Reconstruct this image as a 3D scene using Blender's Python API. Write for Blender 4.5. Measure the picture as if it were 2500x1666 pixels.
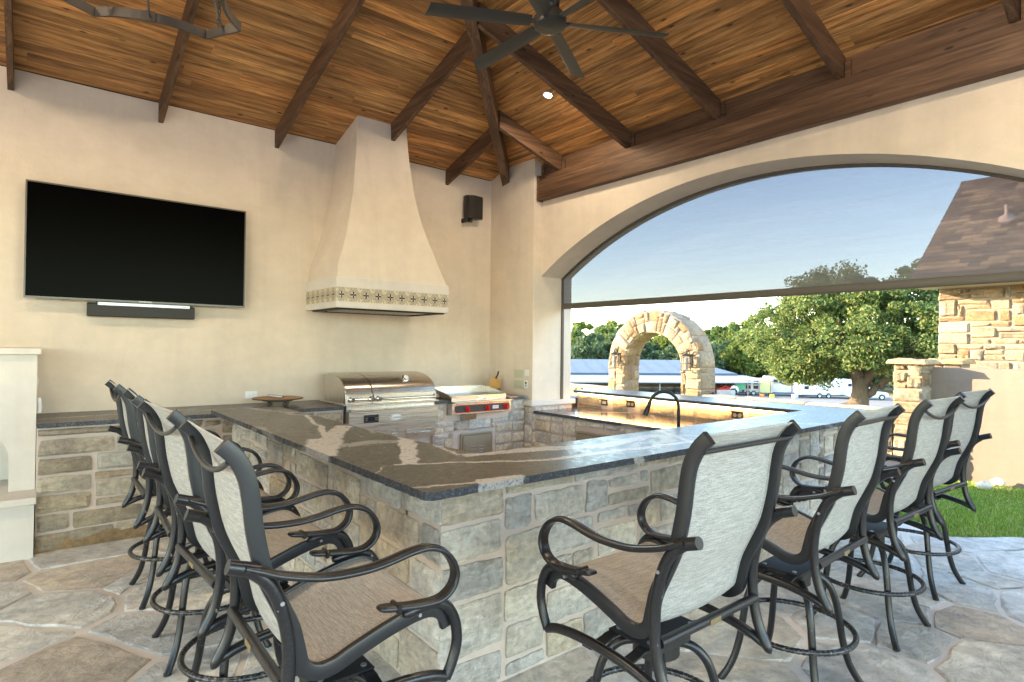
import bpy, math, random
import numpy as np
from mathutils import Vector, Matrix
from mathutils.geometry import tessellate_polygon
PI=math.pi
for o in list(bpy.data.objects): bpy.data.objects.remove(o, do_unlink=True)
S=bpy.context.scene
COL=S.collection
# ---------------------------------------------------------------- camera
yaw,pitch,roll=math.radians(39.268),math.radians(.5888),math.radians(.6599)
_f=Vector((math.sin(yaw)*math.cos(pitch),math.cos(yaw)*math.cos(pitch),math.sin(pitch)))
_r=Vector((math.cos(yaw),-math.sin(yaw),0)); _u=_r.cross(_f)
_R=_r*math.cos(roll)+_u*math.sin(roll); _U=-_r*math.sin(roll)+_u*math.cos(roll)
cd=bpy.data.cameras.new('camera'); cam=bpy.data.objects.new('camera',cd); COL.objects.link(cam)
cd.sensor_width=36; cd.lens=20.587; cd.clip_start=.05; cd.clip_end=2000
cam.matrix_world=Matrix(((_R.x,_U.x,-_f.x,0),(_R.y,_U.y,-_f.y,0),(_R.z,_U.z,-_f.z,1.6),(0,0,0,1)))
S.camera=cam
# ---------------------------------------------------------------- world, sun, exposure
SUN_EL=math.radians(14); SD=Vector((-.60,.80,0)).normalized()
W=bpy.data.worlds.new('World'); S.world=W; W.use_nodes=True
nt=W.node_tree; nt.nodes.clear()
sk=nt.nodes.new('ShaderNodeTexSky'); sk.sky_type='NISHITA'; sk.sun_disc=False
sk.sun_elevation=SUN_EL; sk.sun_rotation=math.atan2(SD.x,SD.y); sk.air_density=1.0; sk.dust_density=.15; sk.ozone_density=1.1
bg=nt.nodes.new('ShaderNodeBackground'); bg.inputs[1].default_value=.135
wo=nt.nodes.new('ShaderNodeOutputWorld'); nt.links.new(sk.outputs[0],bg.inputs[0]); nt.links.new(bg.outputs[0],wo.inputs[0])
sl=bpy.data.lights.new('sun','SUN'); sl.energy=2.0; sl.angle=math.radians(.5); sl.color=(1,.76,.50)
so=bpy.data.objects.new('sun',sl); COL.objects.link(so)
sdir=Vector((SD.x*math.cos(SUN_EL),SD.y*math.cos(SUN_EL),math.sin(SUN_EL)))
so.rotation_euler=sdir.to_track_quat('Z','Y').to_euler(); so.location=(-20,30,30)
S.view_settings.view_transform='Standard'; S.view_settings.look='None'; S.view_settings.gamma=1
S.view_settings.exposure=3.38
S.render.engine='CYCLES'
try:
    S.cycles.max_bounces=8; S.cycles.diffuse_bounces=5; S.cycles.transparent_max_bounces=12
except Exception: pass
# ---------------------------------------------------------------- helpers
class MB:
    def __init__(s): s.v=[]; s.f=[]; s.m=[]
    def add(s,vs,fs,mi=0):
        b=len(s.v); s.v+= [tuple(p) for p in vs]; s.f+=[tuple(i+b for i in f) for f in fs]; s.m+=[mi]*len(fs); return s
    def box(s,x0,x1,y0,y1,z0,z1,mi=0):
        return s.add([(x0,y0,z0),(x1,y0,z0),(x1,y1,z0),(x0,y1,z0),(x0,y0,z1),(x1,y0,z1),(x1,y1,z1),(x0,y1,z1)],
            [(0,3,2,1),(4,5,6,7),(0,1,5,4),(1,2,6,5),(2,3,7,6),(3,0,4,7)],mi)
    def bbox(s,x0,x1,y0,y1,z0,z1,b=.004,mi=0):
        # box with chamfered edges
        P=[]
        xs=(x0,x1);ys=(y0,y1);zs=(z0,z1)
        idx={}
        for i in (0,1):
            for j in (0,1):
                for k in (0,1):
                    sx=b if i==0 else -b; sy=b if j==0 else -b; sz=b if k==0 else -b
                    idx[(i,j,k,0)]=len(P);P.append((xs[i],ys[j]+sy,zs[k]+sz))
                    idx[(i,j,k,1)]=len(P);P.append((xs[i]+sx,ys[j],zs[k]+sz))
                    idx[(i,j,k,2)]=len(P);P.append((xs[i]+sx,ys[j]+sy,zs[k]))
        F=[]
        g=lambda i,j,k,a: idx[(i,j,k,a)]
        for i in (0,1):
            q=[g(i,0,0,0),g(i,1,0,0),g(i,1,1,0),g(i,0,1,0)]; F.append(q if i else q[::-1])
            q=[g(0,i,0,1),g(0,i,1,1),g(1,i,1,1),g(1,i,0,1)]; F.append(q if i else q[::-1])
            q=[g(0,0,i,2),g(1,0,i,2),g(1,1,i,2),g(0,1,i,2)]; F.append(q if i else q[::-1])
        for a in (0,1):
            for c in (0,1):
                F.append([g(a,c,0,0),g(a,c,1,0),g(a,c,1,1),g(a,c,0,1)])
                F.append([g(a,0,c,0),g(a,1,c,0),g(a,1,c,2),g(a,0,c,2)])
                F.append([g(0,a,c,1),g(1,a,c,1),g(1,a,c,2),g(0,a,c,2)])
                for k in (0,1): F.append([g(a,c,k,0),g(a,c,k,1),g(a,c,k,2)])
        return s.add(P,F,mi)
    def sweep(s,path,prof,side=None,closed=False,cap=True,scale=None,mi=0):
        P=[Vector(p) for p in path]; n=len(P); m=len(prof); vs=[];fs=[]
        prev=None
        for i in range(n):
            if closed: t=(P[(i+1)%n]-P[i-1]).normalized()
            else: t=(P[min(i+1,n-1)]-P[max(i-1,0)]).normalized()
            if side is not None: a=Vector(side); a=(a-t*a.dot(t)).normalized()
            else:
                a=prev if prev is not None else (Vector((0,0,1)) if abs(t.z)<.9 else Vector((1,0,0)))
                a=(a-t*a.dot(t)).normalized(); prev=a
            b=t.cross(a); k=scale[i] if scale else 1
            for (x,y) in prof: vs.append(P[i]+a*x*k+b*y*k)
        for i in range(n if closed else n-1):
            j=(i+1)%n
            for q in range(m):
                r=(q+1)%m; fs.append((i*m+q,i*m+r,j*m+r,j*m+q))
        if cap and not closed:
            fs.append(tuple(range(m))[::-1]); fs.append(tuple((n-1)*m+q for q in range(m)))
        return s.add(vs,fs,mi)
    def tube(s,path,r,n=8,**k):
        return s.sweep(path,[(r*math.cos(2*PI*i/n),r*math.sin(2*PI*i/n)) for i in range(n)],**k)
    def cyl(s,c,r,h,axis='z',n=16,r2=None,mi=0):
        d={'x':Vector((1,0,0)),'y':Vector((0,1,0)),'z':Vector((0,0,1))}[axis]
        c=Vector(c); return s.sweep([c,c+d*h],[(r*math.cos(2*PI*i/n),r*math.sin(2*PI*i/n)) for i in range(n)],scale=[1,(r2/r if r2 is not None else 1)],mi=mi)
    def lathe(s,prof,c=(0,0,0),n=20,mi=0):
        c=Vector(c); vs=[];fs=[];m=len(prof)
        for i in range(n):
            a=2*PI*i/n
            for r,z in prof: vs.append(c+Vector((r*math.cos(a),r*math.sin(a),z)))
        for i in range(n):
            j=(i+1)%n
            for q in range(m-1): fs.append((i*m+q,j*m+q,j*m+q+1,i*m+q+1))
        return s.add(vs,fs,mi)
    def prism(s,poly,z0,z1,mi=0,mside=None):
        n=len(poly); mside=mi if mside is None else mside
        tr=tessellate_polygon([[Vector((p[0],p[1],0)) for p in poly]])
        vs=[(p[0],p[1],z0) for p in poly]+[(p[0],p[1],z1) for p in poly]
        a=sum(poly[i][0]*poly[(i+1)%n][1]-poly[(i+1)%n][0]*poly[i][1] for i in range(n))
        top=[];bot=[]
        for t in tr:
            p=[poly[i] for i in t]; ar=(p[1][0]-p[0][0])*(p[2][1]-p[0][1])-(p[2][0]-p[0][0])*(p[1][1]-p[0][1])
            t=tuple(t) if ar>0 else tuple(t)[::-1]
            top.append(tuple(i+n for i in t)); bot.append(t[::-1])
        sd=[(i,(i+1)%n,(i+1)%n+n,i+n) if a>0 else ((i+1)%n,i,i+n,(i+1)%n+n) for i in range(n)]
        b=len(s.v); s.v+=vs
        for fs,q in ((top,mi),(bot,mi),(sd,mside)):
            s.f+=[tuple(i+b for i in f) for f in fs]; s.m+=[q]*len(fs)
        return s
    def extr(s,poly,axis,a0,a1,mi=0):
        # polygon in the plane normal to axis ('x': (y,z) ; 'y': (x,z)), extruded
        k=MB().prism(poly,a0,a1)
        if axis=='x': vs=[(z,x,y) for x,y,z in k.v]; fs=k.f
        else: vs=[(x,z,y) for x,y,z in k.v]; fs=[f[::-1] for f in k.f]
        return s.add(vs,fs,mi)
def org(o):
    v=Vector((0,0,0))
    while o: v+=o.location; o=o.parent
    return v
def link(o,parent=None,label=None,cat=None,group=None,kind=None,color=None):
    COL.objects.link(o)
    if parent is not None: o.parent=parent
    if label: o['label']=label
    if cat: o['category']=cat
    if group: o['group']=group
    if kind: o['kind']=kind
    if color: o.color=(*color,1)
    return o
def obj(name,mb,mats,parent=None,smooth=False,local=False,**k):
    me=bpy.data.meshes.new(name)
    v=mb.v
    if parent is not None and not local:
        w=org(parent); v=[(p[0]-w.x,p[1]-w.y,p[2]-w.z) for p in v]
    me.from_pydata(v,[],mb.f); me.validate()
    if not isinstance(mats,(list,tuple)): mats=[mats]
    for m_ in mats: me.materials.append(m_)
    if len(mats)>1 and len(me.polygons)==len(mb.m): me.polygons.foreach_set('material_index',mb.m)
    if smooth:
        me.polygons.foreach_set('use_smooth',[True]*len(me.polygons))
        if smooth!='all':
            try: me.set_sharp_from_angle(angle=math.radians(smooth if isinstance(smooth,(int,float)) and smooth is not True else 40))
            except Exception: pass
    me.update()
    return link(bpy.data.objects.new(name,me),parent,**k)
def thing(name,loc,label,cat,group=None,rz=0):
    o=bpy.data.objects.new(name,None); o.location=loc; o.rotation_euler=(0,0,rz); o.empty_display_size=.1
    return link(o,None,label,cat,group)
def dup(o,parent=None,top=True):
    c=o.copy(); COL.objects.link(c)
    if parent is not None: c.parent=parent
    for ch in list(o.children): dup(ch,c,False)
    return c
def cat_rom(P,k=4,closed=False):
    P=[Vector(p) for p in P]; n=len(P); out=[]
    for i in range(n if closed else n-1):
        if closed: a,b,c,d=P[i-1],P[i],P[(i+1)%n],P[(i+2)%n]
        else: a,b,c,d=P[max(i-1,0)],P[i],P[i+1],P[min(i+2,n-1)]
        for j in range(k):
            t=j/k; out.append(.5*((2*b)+(c-a)*t+(2*a-5*b+4*c-d)*t*t+(3*b-a-3*c+d)*t**3))
    if not closed: out.append(P[-1])
    return out
def rounded(w,h,r,n=3):
    out=[]
    for cx,cy,a0 in ((w-r,h-r,0),(-w+r,h-r,90),(-w+r,-h+r,180),(w-r,-h+r,270)):
        for i in range(n+1):
            a=math.radians(a0+90*i/n); out.append((cx+r*math.cos(a),cy+r*math.sin(a)))
    return out
# ---------------------------------------------------------------- materials
class NT:
    def __init__(s,name):
        m=bpy.data.materials.new(name); m.use_nodes=True; s.m=m; s.t=m.node_tree; s.t.nodes.clear()
        s.out=s.n('OutputMaterial'); s.b=s.n('BsdfPrincipled'); s.l(s.b,0,s.out,0)
    def n(s,t,**k):
        x=s.t.nodes.new('ShaderNode'+t)
        for a,b in k.items(): setattr(x,a,b)
        return x
    def l(s,a,i,b,j): s.t.links.new(a.outputs[i],b.inputs[j])
    def noise(s,vec,scale,detail=4,rough=.55,dist=0):
        x=s.n('TexNoise'); x.inputs['Scale'].default_value=scale; x.inputs['Detail'].default_value=detail; x.inputs['Roughness'].default_value=rough; x.inputs['Distortion'].default_value=dist
        if vec is not None: s.t.links.new(vec,x.inputs['Vector'])
        return x.outputs[0]
    def ramp(s,fac,stops,interp='LINEAR'):
        x=s.n('ValToRGB'); x.color_ramp.interpolation=interp
        e=x.color_ramp.elements
        while len(e)<len(stops): e.new(.5)
        for i,(p,c) in enumerate(stops):
            e[i].position=p; e[i].color=(c,c,c,1) if isinstance(c,(int,float)) else (*c,1)
        s.t.links.new(fac,x.inputs[0]); return x.outputs[0]
    def mix(s,fac,a,b,mode='MIX'):
        x=s.n('Mix',data_type='RGBA',blend_type=mode)
        for q_,v in ((0,fac),(6,a),(7,b)):
            sock=x.inputs[q_]
            if isinstance(v,(int,float)): sock.default_value=v if q_==0 else (v,v,v,1)
            elif isinstance(v,tuple): sock.default_value=(*v,1)
            else: s.t.links.new(v,sock)
        return x.outputs[2]
    def math(s,op,a,b=None,c=None):
        x=s.n('Math',operation=op)
        for i,v in enumerate((a,b,c)):
            if v is None: continue
            if isinstance(v,(int,float)): x.inputs[i].default_value=v
            else: s.t.links.new(v,x.inputs[i])
        return x.outputs[0]
    def map(s,vec,scale=(1,1,1),rot=(0,0,0),loc=(0,0,0),tex=False):
        x=s.n('Mapping',vector_type='TEXTURE' if tex else 'POINT'); x.inputs['Location'].default_value=loc; x.inputs['Rotation'].default_value=rot; x.inputs['Scale'].default_value=scale
        s.t.links.new(vec,x.inputs['Vector']); return x.outputs[0]
    def obj(s): return s.n('TexCoord').outputs['Object']
    def pos(s): return s.n('NewGeometry').outputs['Position']
    def oc(s): return s.n('ObjectInfo').outputs['Color']
    def rnd(s): return s.n('ObjectInfo').outputs['Random']
    def shift(s,vec,k=37.):
        x=s.n('VectorMath',operation='ADD'); c=s.n('CombineXYZ'); r=s.math('MULTIPLY',s.rnd(),k)
        for i in range(3): s.t.links.new(r,c.inputs[i])
        s.t.links.new(vec,x.inputs[0]); s.t.links.new(c.outputs[0],x.inputs[1]); return x.outputs[0]
    def set(s,col=None,rough=None,metal=None,spec=None,bump=None,bs=.3,bd=.01):
        for k,v in (('Base Color',col),('Roughness',rough),('Metallic',metal),('Specular IOR Level',spec)):
            if v is None: continue
            i=s.b.inputs[k]
            if isinstance(v,(int,float)): i.default_value=v if k!='Base Color' else (v,v,v,1)
            elif isinstance(v,tuple): i.default_value=(*v,1)
            else: s.t.links.new(v,i)
        if bump is not None:
            x=s.n('Bump'); x.inputs['Strength'].default_value=bs; x.inputs['Distance'].default_value=bd
            s.t.links.new(bump,x.inputs['Height']); s.t.links.new(x.outputs[0],s.b.inputs['Normal'])
        return s.m
def simple(name,col,rough=.5,metal=0,spec=.5,var=0,vs=8,bs=0,bscale=60,bd=.003):
    k=NT(name); c=col
    if var: c=k.mix(k.noise(k.obj(),vs,5),tuple(x*(1-var) for x in col),tuple(min(1,x*(1+var)) for x in col))
    return k.set(c,rough,metal,spec,k.noise(k.obj(),bscale,3) if bs else None,bs,bd)
def stone_mat(name,rough=.85,bs=.6,amt=.35,warm=(.30,.19,.09),white=.25,sc=1.):
    k=NT(name); v=k.shift(k.obj()); base=k.oc()
    n1=k.noise(v,7*sc,6,.68,.8); n2=k.noise(v,26*sc,5,.6); n3=k.noise(v,2.5*sc,3)
    c=k.mix(k.math('MULTIPLY',k.ramp(n1,[(.35,0.),(.75,1.)]),amt),base,warm)
    c=k.mix(.8,c,k.ramp(n2,[(.34,.74),(.52,1.03),(.70,1.28)]),'MULTIPLY'); c=k.mix(k.math('MULTIPLY',k.ramp(k.noise(k.map(v,(1,1,2.5)),22*sc,4,.7,1.5),[(.60,0.),(.72,1.)]),.32),c,tuple(x*.6 for x in warm))
    c=k.mix(1.0,c,k.ramp(n3,[(.3,(.82,.82,.84)),(.7,(1.3,1.28,1.22))]),'MULTIPLY')
    c=k.mix(k.math('MULTIPLY',k.ramp(k.noise(v,55*sc,2),[(.66,0.),(.74,1.)]),white),c,(.62,.60,.56))
    k.l_=None
    h=k.math('ADD',k.math('MULTIPLY',k.noise(k.map(v,(1,1,3)),12*sc,7,.75,1.2),1.),k.math('MULTIPLY',k.noise(v,60*sc,3),.35))
    return k.set(c,rough,0,.3,h,min(1,bs*1.4),.05)
def wood_mat(name,scale,rot=(0,0,0),dark=(.12,.05,.016),light=(.66,.34,.115),objc=False,rough=.5):
    k=NT(name); v=k.map(k.shift(k.obj(),11.),(1,1,1),rot); vs=k.map(v,scale)
    grain=k.noise(vs,1.,6,.62,.4); fine=k.noise(k.map(v,tuple(s*4 for s in scale)),1.,3,.6)
    big=k.noise(k.map(v,tuple(max(s*.22,.5) for s in scale)),1.,3)
    lt=k.mix(1.,light,k.oc(),'MULTIPLY') if objc else light
    c=k.mix(k.ramp(grain,[(.3,0.),(.62,1.)]),dark,lt)
    c=k.mix(.45,c,k.ramp(fine,[(.35,.45),(.65,1.25)]),'MULTIPLY')
    c=k.mix(k.ramp(big,[(.32,.75),(.55,0.)]),c,tuple(x*1.3 for x in dark))
    vo=k.n('TexVoronoi'); vo.inputs['Scale'].default_value=1.; k.t.links.new(k.map(v,tuple(3.2 if s<10 else 9. for s in scale)),vo.inputs['Vector'])
    c=k.mix(k.ramp(vo.outputs['Distance'],[(.05,.92),(.13,0.)]),c,(.012,.006,.003))
    return k.set(c,rough,0,.35,k.math('ADD',grain,fine),.35,.004)
M={}
# plaster
def plaster(name,col,amt=.10,bs=.35):
    k=NT(name); p=k.pos()
    c=k.mix(k.noise(p,1.3,6,.6),tuple(x*(1-amt*1.3) for x in col),tuple(x*(1+amt*1.1) for x in col)); c=k.mix(.5,c,k.ramp(k.noise(k.map(p,(2.2,2.2,.35)),1.2,5,.65,1.5),[(.3,.90),(.6,1.04)]),'MULTIPLY'); c=k.mix(k.math('MULTIPLY',k.ramp(k.noise(p,38,2),[(.74,0.),(.77,1.)]),.35),c,tuple(x*.55 for x in col))
    c=k.mix(.18,c,k.ramp(k.noise(k.map(p,(1,1,1.6)),5,7,.7),[(.35,.75),(.65,1.15)]),'MULTIPLY')
    h=k.math('ADD',k.noise(p,14,6,.7),k.math('MULTIPLY',k.noise(p,150,2),.5))
    return k.set(c,.85,0,.2,h,bs,.006)
M['plaster']=plaster('cream_plaster',(.69,.60,.495))
M['plaster_pale']=plaster('pale_limestone_plaster',(.66,.62,.56),.05,.15)
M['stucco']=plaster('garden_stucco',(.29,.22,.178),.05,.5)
M['mortar']=plaster('pink_mortar',(.60,.50,.43),.10,.6)
M['mortar_out']=plaster('cream_mortar',(.36,.29,.21),.1,.6)
M['stone']=stone_mat('bar_stone')
M['stone_out']=stone_mat('cream_limestone',.9,.9,.35,(.50,.30,.12),.1,.8)
M['flag']=stone_mat('flagstone',.6,.6,.32,(.40,.30,.19),.10,.5)
M['joint']=plaster('pale_floor_joint',(.72,.66,.60),.08,.5)
M['plankx']=wood_mat('stained_board_x',(1.6,26,26),objc=True)
M['planky']=wood_mat('stained_board_y',(26,1.6,26),objc=True)
M['beamx']=wood_mat('dark_beam_x',(1.2,22,22),dark=(.05,.025,.013),light=(.185,.10,.053),rough=.6)
M['beamy']=wood_mat('dark_beam_y',(22,1.2,22),dark=(.05,.025,.013),light=(.185,.10,.053),rough=.6)
M['beamh']=wood_mat('dark_beam_hip',(22,1.2,22),rot=(0,0,math.radians(45)),dark=(.05,.025,.013),light=(.19,.10,.053),rough=.6)
M['deck']=simple('roof_decking',(.06,.03,.014),.8)
# metals
k=NT('powder_coat'); v=k.obj(); sp=k.noise(v,160,2)
c=k.mix(k.ramp(sp,[(.52,0.),(.66,1.)]),(.008,.0085,.011),(.022,.020,.023))
c=k.mix(k.ramp(k.noise(v,45,2),[(.73,0.),(.75,.75)]),c,(.30,.29,.29))
M['coat']=k.set(c,.33,0,.55,sp,.08,.001)
M['rail']=simple('rail_coat',(.016,.017,.020),.36,0,.5,.2,30)
k=NT('coil_wrap'); v=k.obj(); M['coil']=k.set(k.mix(k.ramp(k.noise(v,60,2),[(.52,0.),(.60,1.)]),(.016,.016,.019),(.10,.10,.10)),.28,.2,.6)
def steel(name,col=(.62,.58,.53),rough=.28,s=(1,60,60)):
    k=NT(name); v=k.map(k.obj(),s); n=k.noise(v,3,4,.6)
    return k.set(k.mix(n,tuple(x*.88 for x in col),col),k.ramp(n,[(.3,rough*.8),(.7,rough*1.3)]),1.,.5,n,.02,.002)
M['steel']=steel('brushed_steel'); M['steel2']=steel('brushed_steel_vertical',s=(60,60,1)); M['chrome']=steel('polished_chrome',(.75,.74,.72),.1)
M['doorsteel']=steel('door_steel',(.55,.48,.36),.38)
M['black']=simple('black_plastic',(.012,.012,.013),.35)
M['blackmatte']=simple('black_matte_metal',(.02,.019,.018),.5,.0,.4,.2,20)
M['faucet']=simple('faucet_black_bronze',(.016,.015,.016),.28,.4,.6)
M['screen_glass']=simple('television_glass',(.0005,.0005,.0006),.25,0,.03)
M['silver']=simple('satin_silver',(.42,.43,.46),.35,.8)
M['bronze']=simple('chandelier_bronze',(.075,.062,.05),.5,.25,.5,.1,25,.05,40)
M['fan']=simple('fan_dark_bronze',(.05,.048,.043),.4,.3,.5,.1,20)
M['ivory']=simple('ivory_plastic',(.52,.52,.38),.35)
M['white']=simple('white_plastic',(.78,.78,.78),.4)
M['red']=simple('red_knob',(.62,.015,.012),.3)
M['bamboo']=simple('bamboo_block',(.62,.36,.12),.5,0,.4,.15,12)
M['slot']=simple('dark_slot',(.01,.01,.01),.6)
M['brownplate']=simple('brown_outlet_plate',(.075,.035,.017),.4)
M['paint']=simple('white_trailer_paint',(.72,.74,.78),.35,0,.5,.04,2)
M['cream_paint']=simple('cream_trailer_paint',(.60,.55,.44),.4)
M['window']=simple('dark_window_glass',(.02,.025,.03),.1,0,.6)
M['rubber']=simple('tyre_rubber',(.02,.02,.02),.8)
M['fabric_top']=None
# woven sling
k=NT('woven_sling'); v=k.obj(); st=k.noise(k.map(v,(9,230,230)),1,4,.7,.2); we=k.noise(v,330,2,.6); st2=k.noise(k.map(v,(14,380,380)),1,3,.7)
c=k.mix(k.ramp(st,[(.38,0.),(.62,1.)]),(.39,.37,.335),(.54,.515,.475)); c=k.mix(.45,c,k.ramp(we,[(.35,.35),(.65,1.2)]),'MULTIPLY'); c=k.mix(.35,c,k.ramp(st2,[(.35,.35),(.6,1.2)]),'MULTIPLY')
M['sling']=k.set(c,.75,0,.2,we,.5,.0015)
# counter slab with pale veins (xy in metres)
def slab_mat(name,veins,base=(.031,.028,.028),rough=.30,edge=False):
    k=NT(name); p=k.pos(); nz=k.n('TexNoise'); nz.inputs['Scale'].default_value=5.; nz.inputs['Detail'].default_value=6; nz.inputs['Roughness'].default_value=.7; k.t.links.new(p,nz.inputs['Vector'])
    a=k.n('VectorMath',operation='SUBTRACT'); k.t.links.new(nz.outputs['Color'],a.inputs[0]); a.inputs[1].default_value=(.5,.5,.5)
    b=k.n('VectorMath',operation='SCALE'); k.t.links.new(a.outputs[0],b.inputs[0]); b.inputs['Scale'].default_value=.13
    q=k.n('VectorMath',operation='ADD'); k.t.links.new(p,q.inputs[0]); k.t.links.new(b.outputs[0],q.inputs[1]); q=q.outputs[0]
    tot=None
    for (x0,y0,x1,y1,w,s_) in veins:
        w=w*.8; L=math.hypot(x1-x0,y1-y0); ang=math.atan2(y1-y0,x1-x0)
        mv=k.map(q,(L,w,1),(0,0,ang),(x0,y0,0),True); sx=k.n('SeparateXYZ'); k.t.links.new(mv,sx.inputs[0])
        fy=k.ramp(k.math('ABSOLUTE',sx.outputs[1]),[(.42,1.),(.52,0.)]); fx=k.ramp(k.math('ABSOLUTE',k.math('SUBTRACT',sx.outputs[0],.5)),[(.48,1.),(.52,0.)])
        f=k.math('MULTIPLY',k.math('MULTIPLY',fx,fy),s_); tot=f if tot is None else k.math('MAXIMUM',tot,f)
    wv=k.n('TexWave',wave_type='BANDS',bands_direction='DIAGONAL'); wv.inputs['Scale'].default_value=.35; wv.inputs['Distortion'].default_value=9; wv.inputs['Detail'].default_value=4; wv.inputs['Detail Scale'].default_value=1.2; k.t.links.new(p,wv.inputs['Vector'])
    thin=k.math('MULTIPLY',k.ramp(wv.outputs['Fac'],[(.985,0.),(.998,1.)]),.5)
    tot=thin if tot is None else k.math('MAXIMUM',tot,thin)
    fine=k.noise(p,30,6,.7); c=k.mix(fine,tuple(x*.8 for x in base),tuple(x*1.2 for x in base))
    vc=k.mix(k.noise(p,70,3),(.32,.30,.285),(.60,.58,.56))
    c=k.mix(tot,c,vc)
    if edge:
        c=k.mix(k.ramp(k.noise(k.map(p,(1,1,1.4),(0.4,.4,0)),75,3,.7),[(.5,0.),(.64,1.)]),c,(.13,.145,.175))  # blue-grey flecks paint the sky's reflection into the edge colour
        return k.set(c,.42,0,.6,k.noise(p,55,5,.7),1.,.012)
    return k.set(c,k.ramp(fine,[(.3,rough*.75),(.7,rough*1.35)]),0,.55,k.noise(p,45,4,.6),.07,.002)
VE=[(1.16,3.02,1.42,3.56,.26,1),(1.42,3.52,1.76,4.06,.17,1),(1.76,4.85,1.60,4.13,.045,1),(1.60,4.13,1.45,3.65,.06,1),
 (1.93,3.48,1.68,2.98,.13,1),(1.69,3.02,1.46,2.57,.12,1),(1.38,2.60,1.70,2.44,.035,1),(1.70,2.44,2.10,2.24,.045,1),(2.10,2.24,3.25,2.15,.07,.9),
 (1.92,3.28,1.78,2.62,.04,.8),(1.35,3.31,1.80,3.25,.015,.7),(1.12,2.36,1.34,2.60,.012,.7),(1.22,2.13,1.50,2.05,.03,.8),(1.50,2.05,1.72,2.0,.14,1),
 (1.80,2.60,2.35,2.47,.10,.9),(2.10,2.56,2.70,2.36,.16,.8),(2.6,2.36,3.3,2.46,.13,.8),(3.2,2.10,3.5,2.6,.08,.7),(4.2,2.3,5.6,2.5,.02,.5),(1.88,4.1,1.78,3.6,.05,.5)]
M['slab']=slab_mat('leathered_granite',VE)
M['slab_edge']=slab_mat('chiselled_granite_edge',[v_ for v_ in VE if v_[4]>.1]+[(2.5,1.9,2.62,2.2,.1,1),(3.6,1.9,3.7,2.2,.06,1)],(.030,.036,.048),edge=True)
M['slab2']=slab_mat('sink_counter_granite',[(4.95,5.3,5.8,4.7,.10,.8),(4.9,4.45,5.3,4.1,.08,.9),(5.0,3.7,5.8,4.4,.03,.6)],(.055,.045,.04),.14)
M['slab3']=slab_mat('back_counter_granite',[(-.2,5.95,1.2,6.2,.05,.7),(1.0,5.9,2.4,6.3,.03,.5)],(.05,.046,.043),.3)
rng=random.Random(7)
# ---------------------------------------------------------------- stone laying
def hsh(a,b,c=0):
    x=math.sin(a*127.1+b*311.7+c*74.7)*43758.5453; return x-math.floor(x)
def stone_mesh(f,u0,u1,v0,v1,depth,nu=4,nv=3,jit=.008,back=-.004,r=None):
    r=r or rng
    k=[r.uniform(-1,1) for _ in range(8)]; sd=r.random()*50
    cj=[(r.uniform(-jit,jit)*1.3,r.uniform(-jit,jit)) for _ in range(4)]
    tilt=(r.uniform(-.25,.25),r.uniform(-.25,.25))
    vs=[];L=u1-u0;H=v1-v0; cr=min(L,H)*.10
    for j in range(nv+1):
        for i in range(nu+1):
            s,t=i/nu,j/nv
            # corner jitter, bilinear, plus wavering edges
            du=sum(w*c[0] for w,c in zip(((1-s)*(1-t),s*(1-t),s*t,(1-s)*t),cj)); dv=sum(w*c[1] for w,c in zip(((1-s)*(1-t),s*(1-t),s*t,(1-s)*t),cj))
            es=i in (0,nu); et=j in (0,nv)
            if es: du+=jit*.9*(hsh(i+sd,j)-.5)
            if et: dv+=jit*.9*(hsh(i,j+sd)-.5)
            if es and et: du+=cr*(1 if i==0 else -1)*.28; dv+=cr*(1 if j==0 else -1)*.28
            edge=es or et
            h=depth*(.30+.2*hsh(i*3+sd,j) if edge else 1+.9*(hsh(i+sd,j*2,1)-.5)+tilt[0]*(s-.5)*2+tilt[1]*(t-.5)*2)
            # pull inner ring towards the edge for a rock-faced pillow
            ss,tt=s,t
            if nu>2 and i==1: ss=min(.25,.016/L+.03)
            if nu>2 and i==nu-1: ss=1-min(.25,.016/L+.03)
            if nv>2 and j==1: tt=min(.25,.016/H+.03)
            if nv>2 and j==nv-1: tt=1-min(.25,.016/H+.03)
            vs.append((u0+ss*L+du,v0+tt*H+dv,h))
    n=nu+1; F=[(j*n+i,j*n+i+1,(j+1)*n+i+1,(j+1)*n+i) for j in range(nv) for i in range(nu)]
    per=[i for i in range(n)]+[j*n+nu for j in range(1,nv+1)]+[nv*n+i for i in range(nu-1,-1,-1)]+[j*n for j in range(nv-1,0,-1)]
    b=len(vs); vs+=[(vs[q][0],vs[q][1],back) for q in per]; m=len(per)
    F+=[(per[(q+1)%m],per[q],b+q,b+(q+1)%m) for q in range(m)]
    mb=MB(); mb.v=[tuple(f(*p)) for p in vs]; mb.f=F; mb.m=[0]*len(F); return mb
def pack(L,H,g,sizes,r,holes=()):
    nx=max(1,round(L/g)); ny=max(1,round(H/g)); gx=L/nx; gy=H/ny
    occ=[[False]*nx for _ in range(ny)]; out=[]
    for (a,b,c,d) in holes:
        for j in range(ny):
            for i in range(nx):
                if (i+.9)*gx>a and (i+.1)*gx<b and (j+.9)*gy>c and (j+.1)*gy<d: occ[j][i]=True
    for j in range(ny):
        for i in range(nx):
            if occ[j][i]: continue
            w,h=r.choice(sizes); ww=0
            while ww<w and i+ww<nx and not occ[j][i+ww]: ww+=1
            if i+ww+1==nx and ww>1 and not occ[j][nx-1]: ww+=1
            hh=1
            while hh<h and j+hh<ny and not any(occ[j+hh][i+q] for q in range(ww)): hh+=1
            for y in range(hh):
                for x in range(ww): occ[j+y][i+x]=True
            out.append((i*gx,(i+ww)*gx,j*gy,(j+hh)*gy))
    return out
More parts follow.
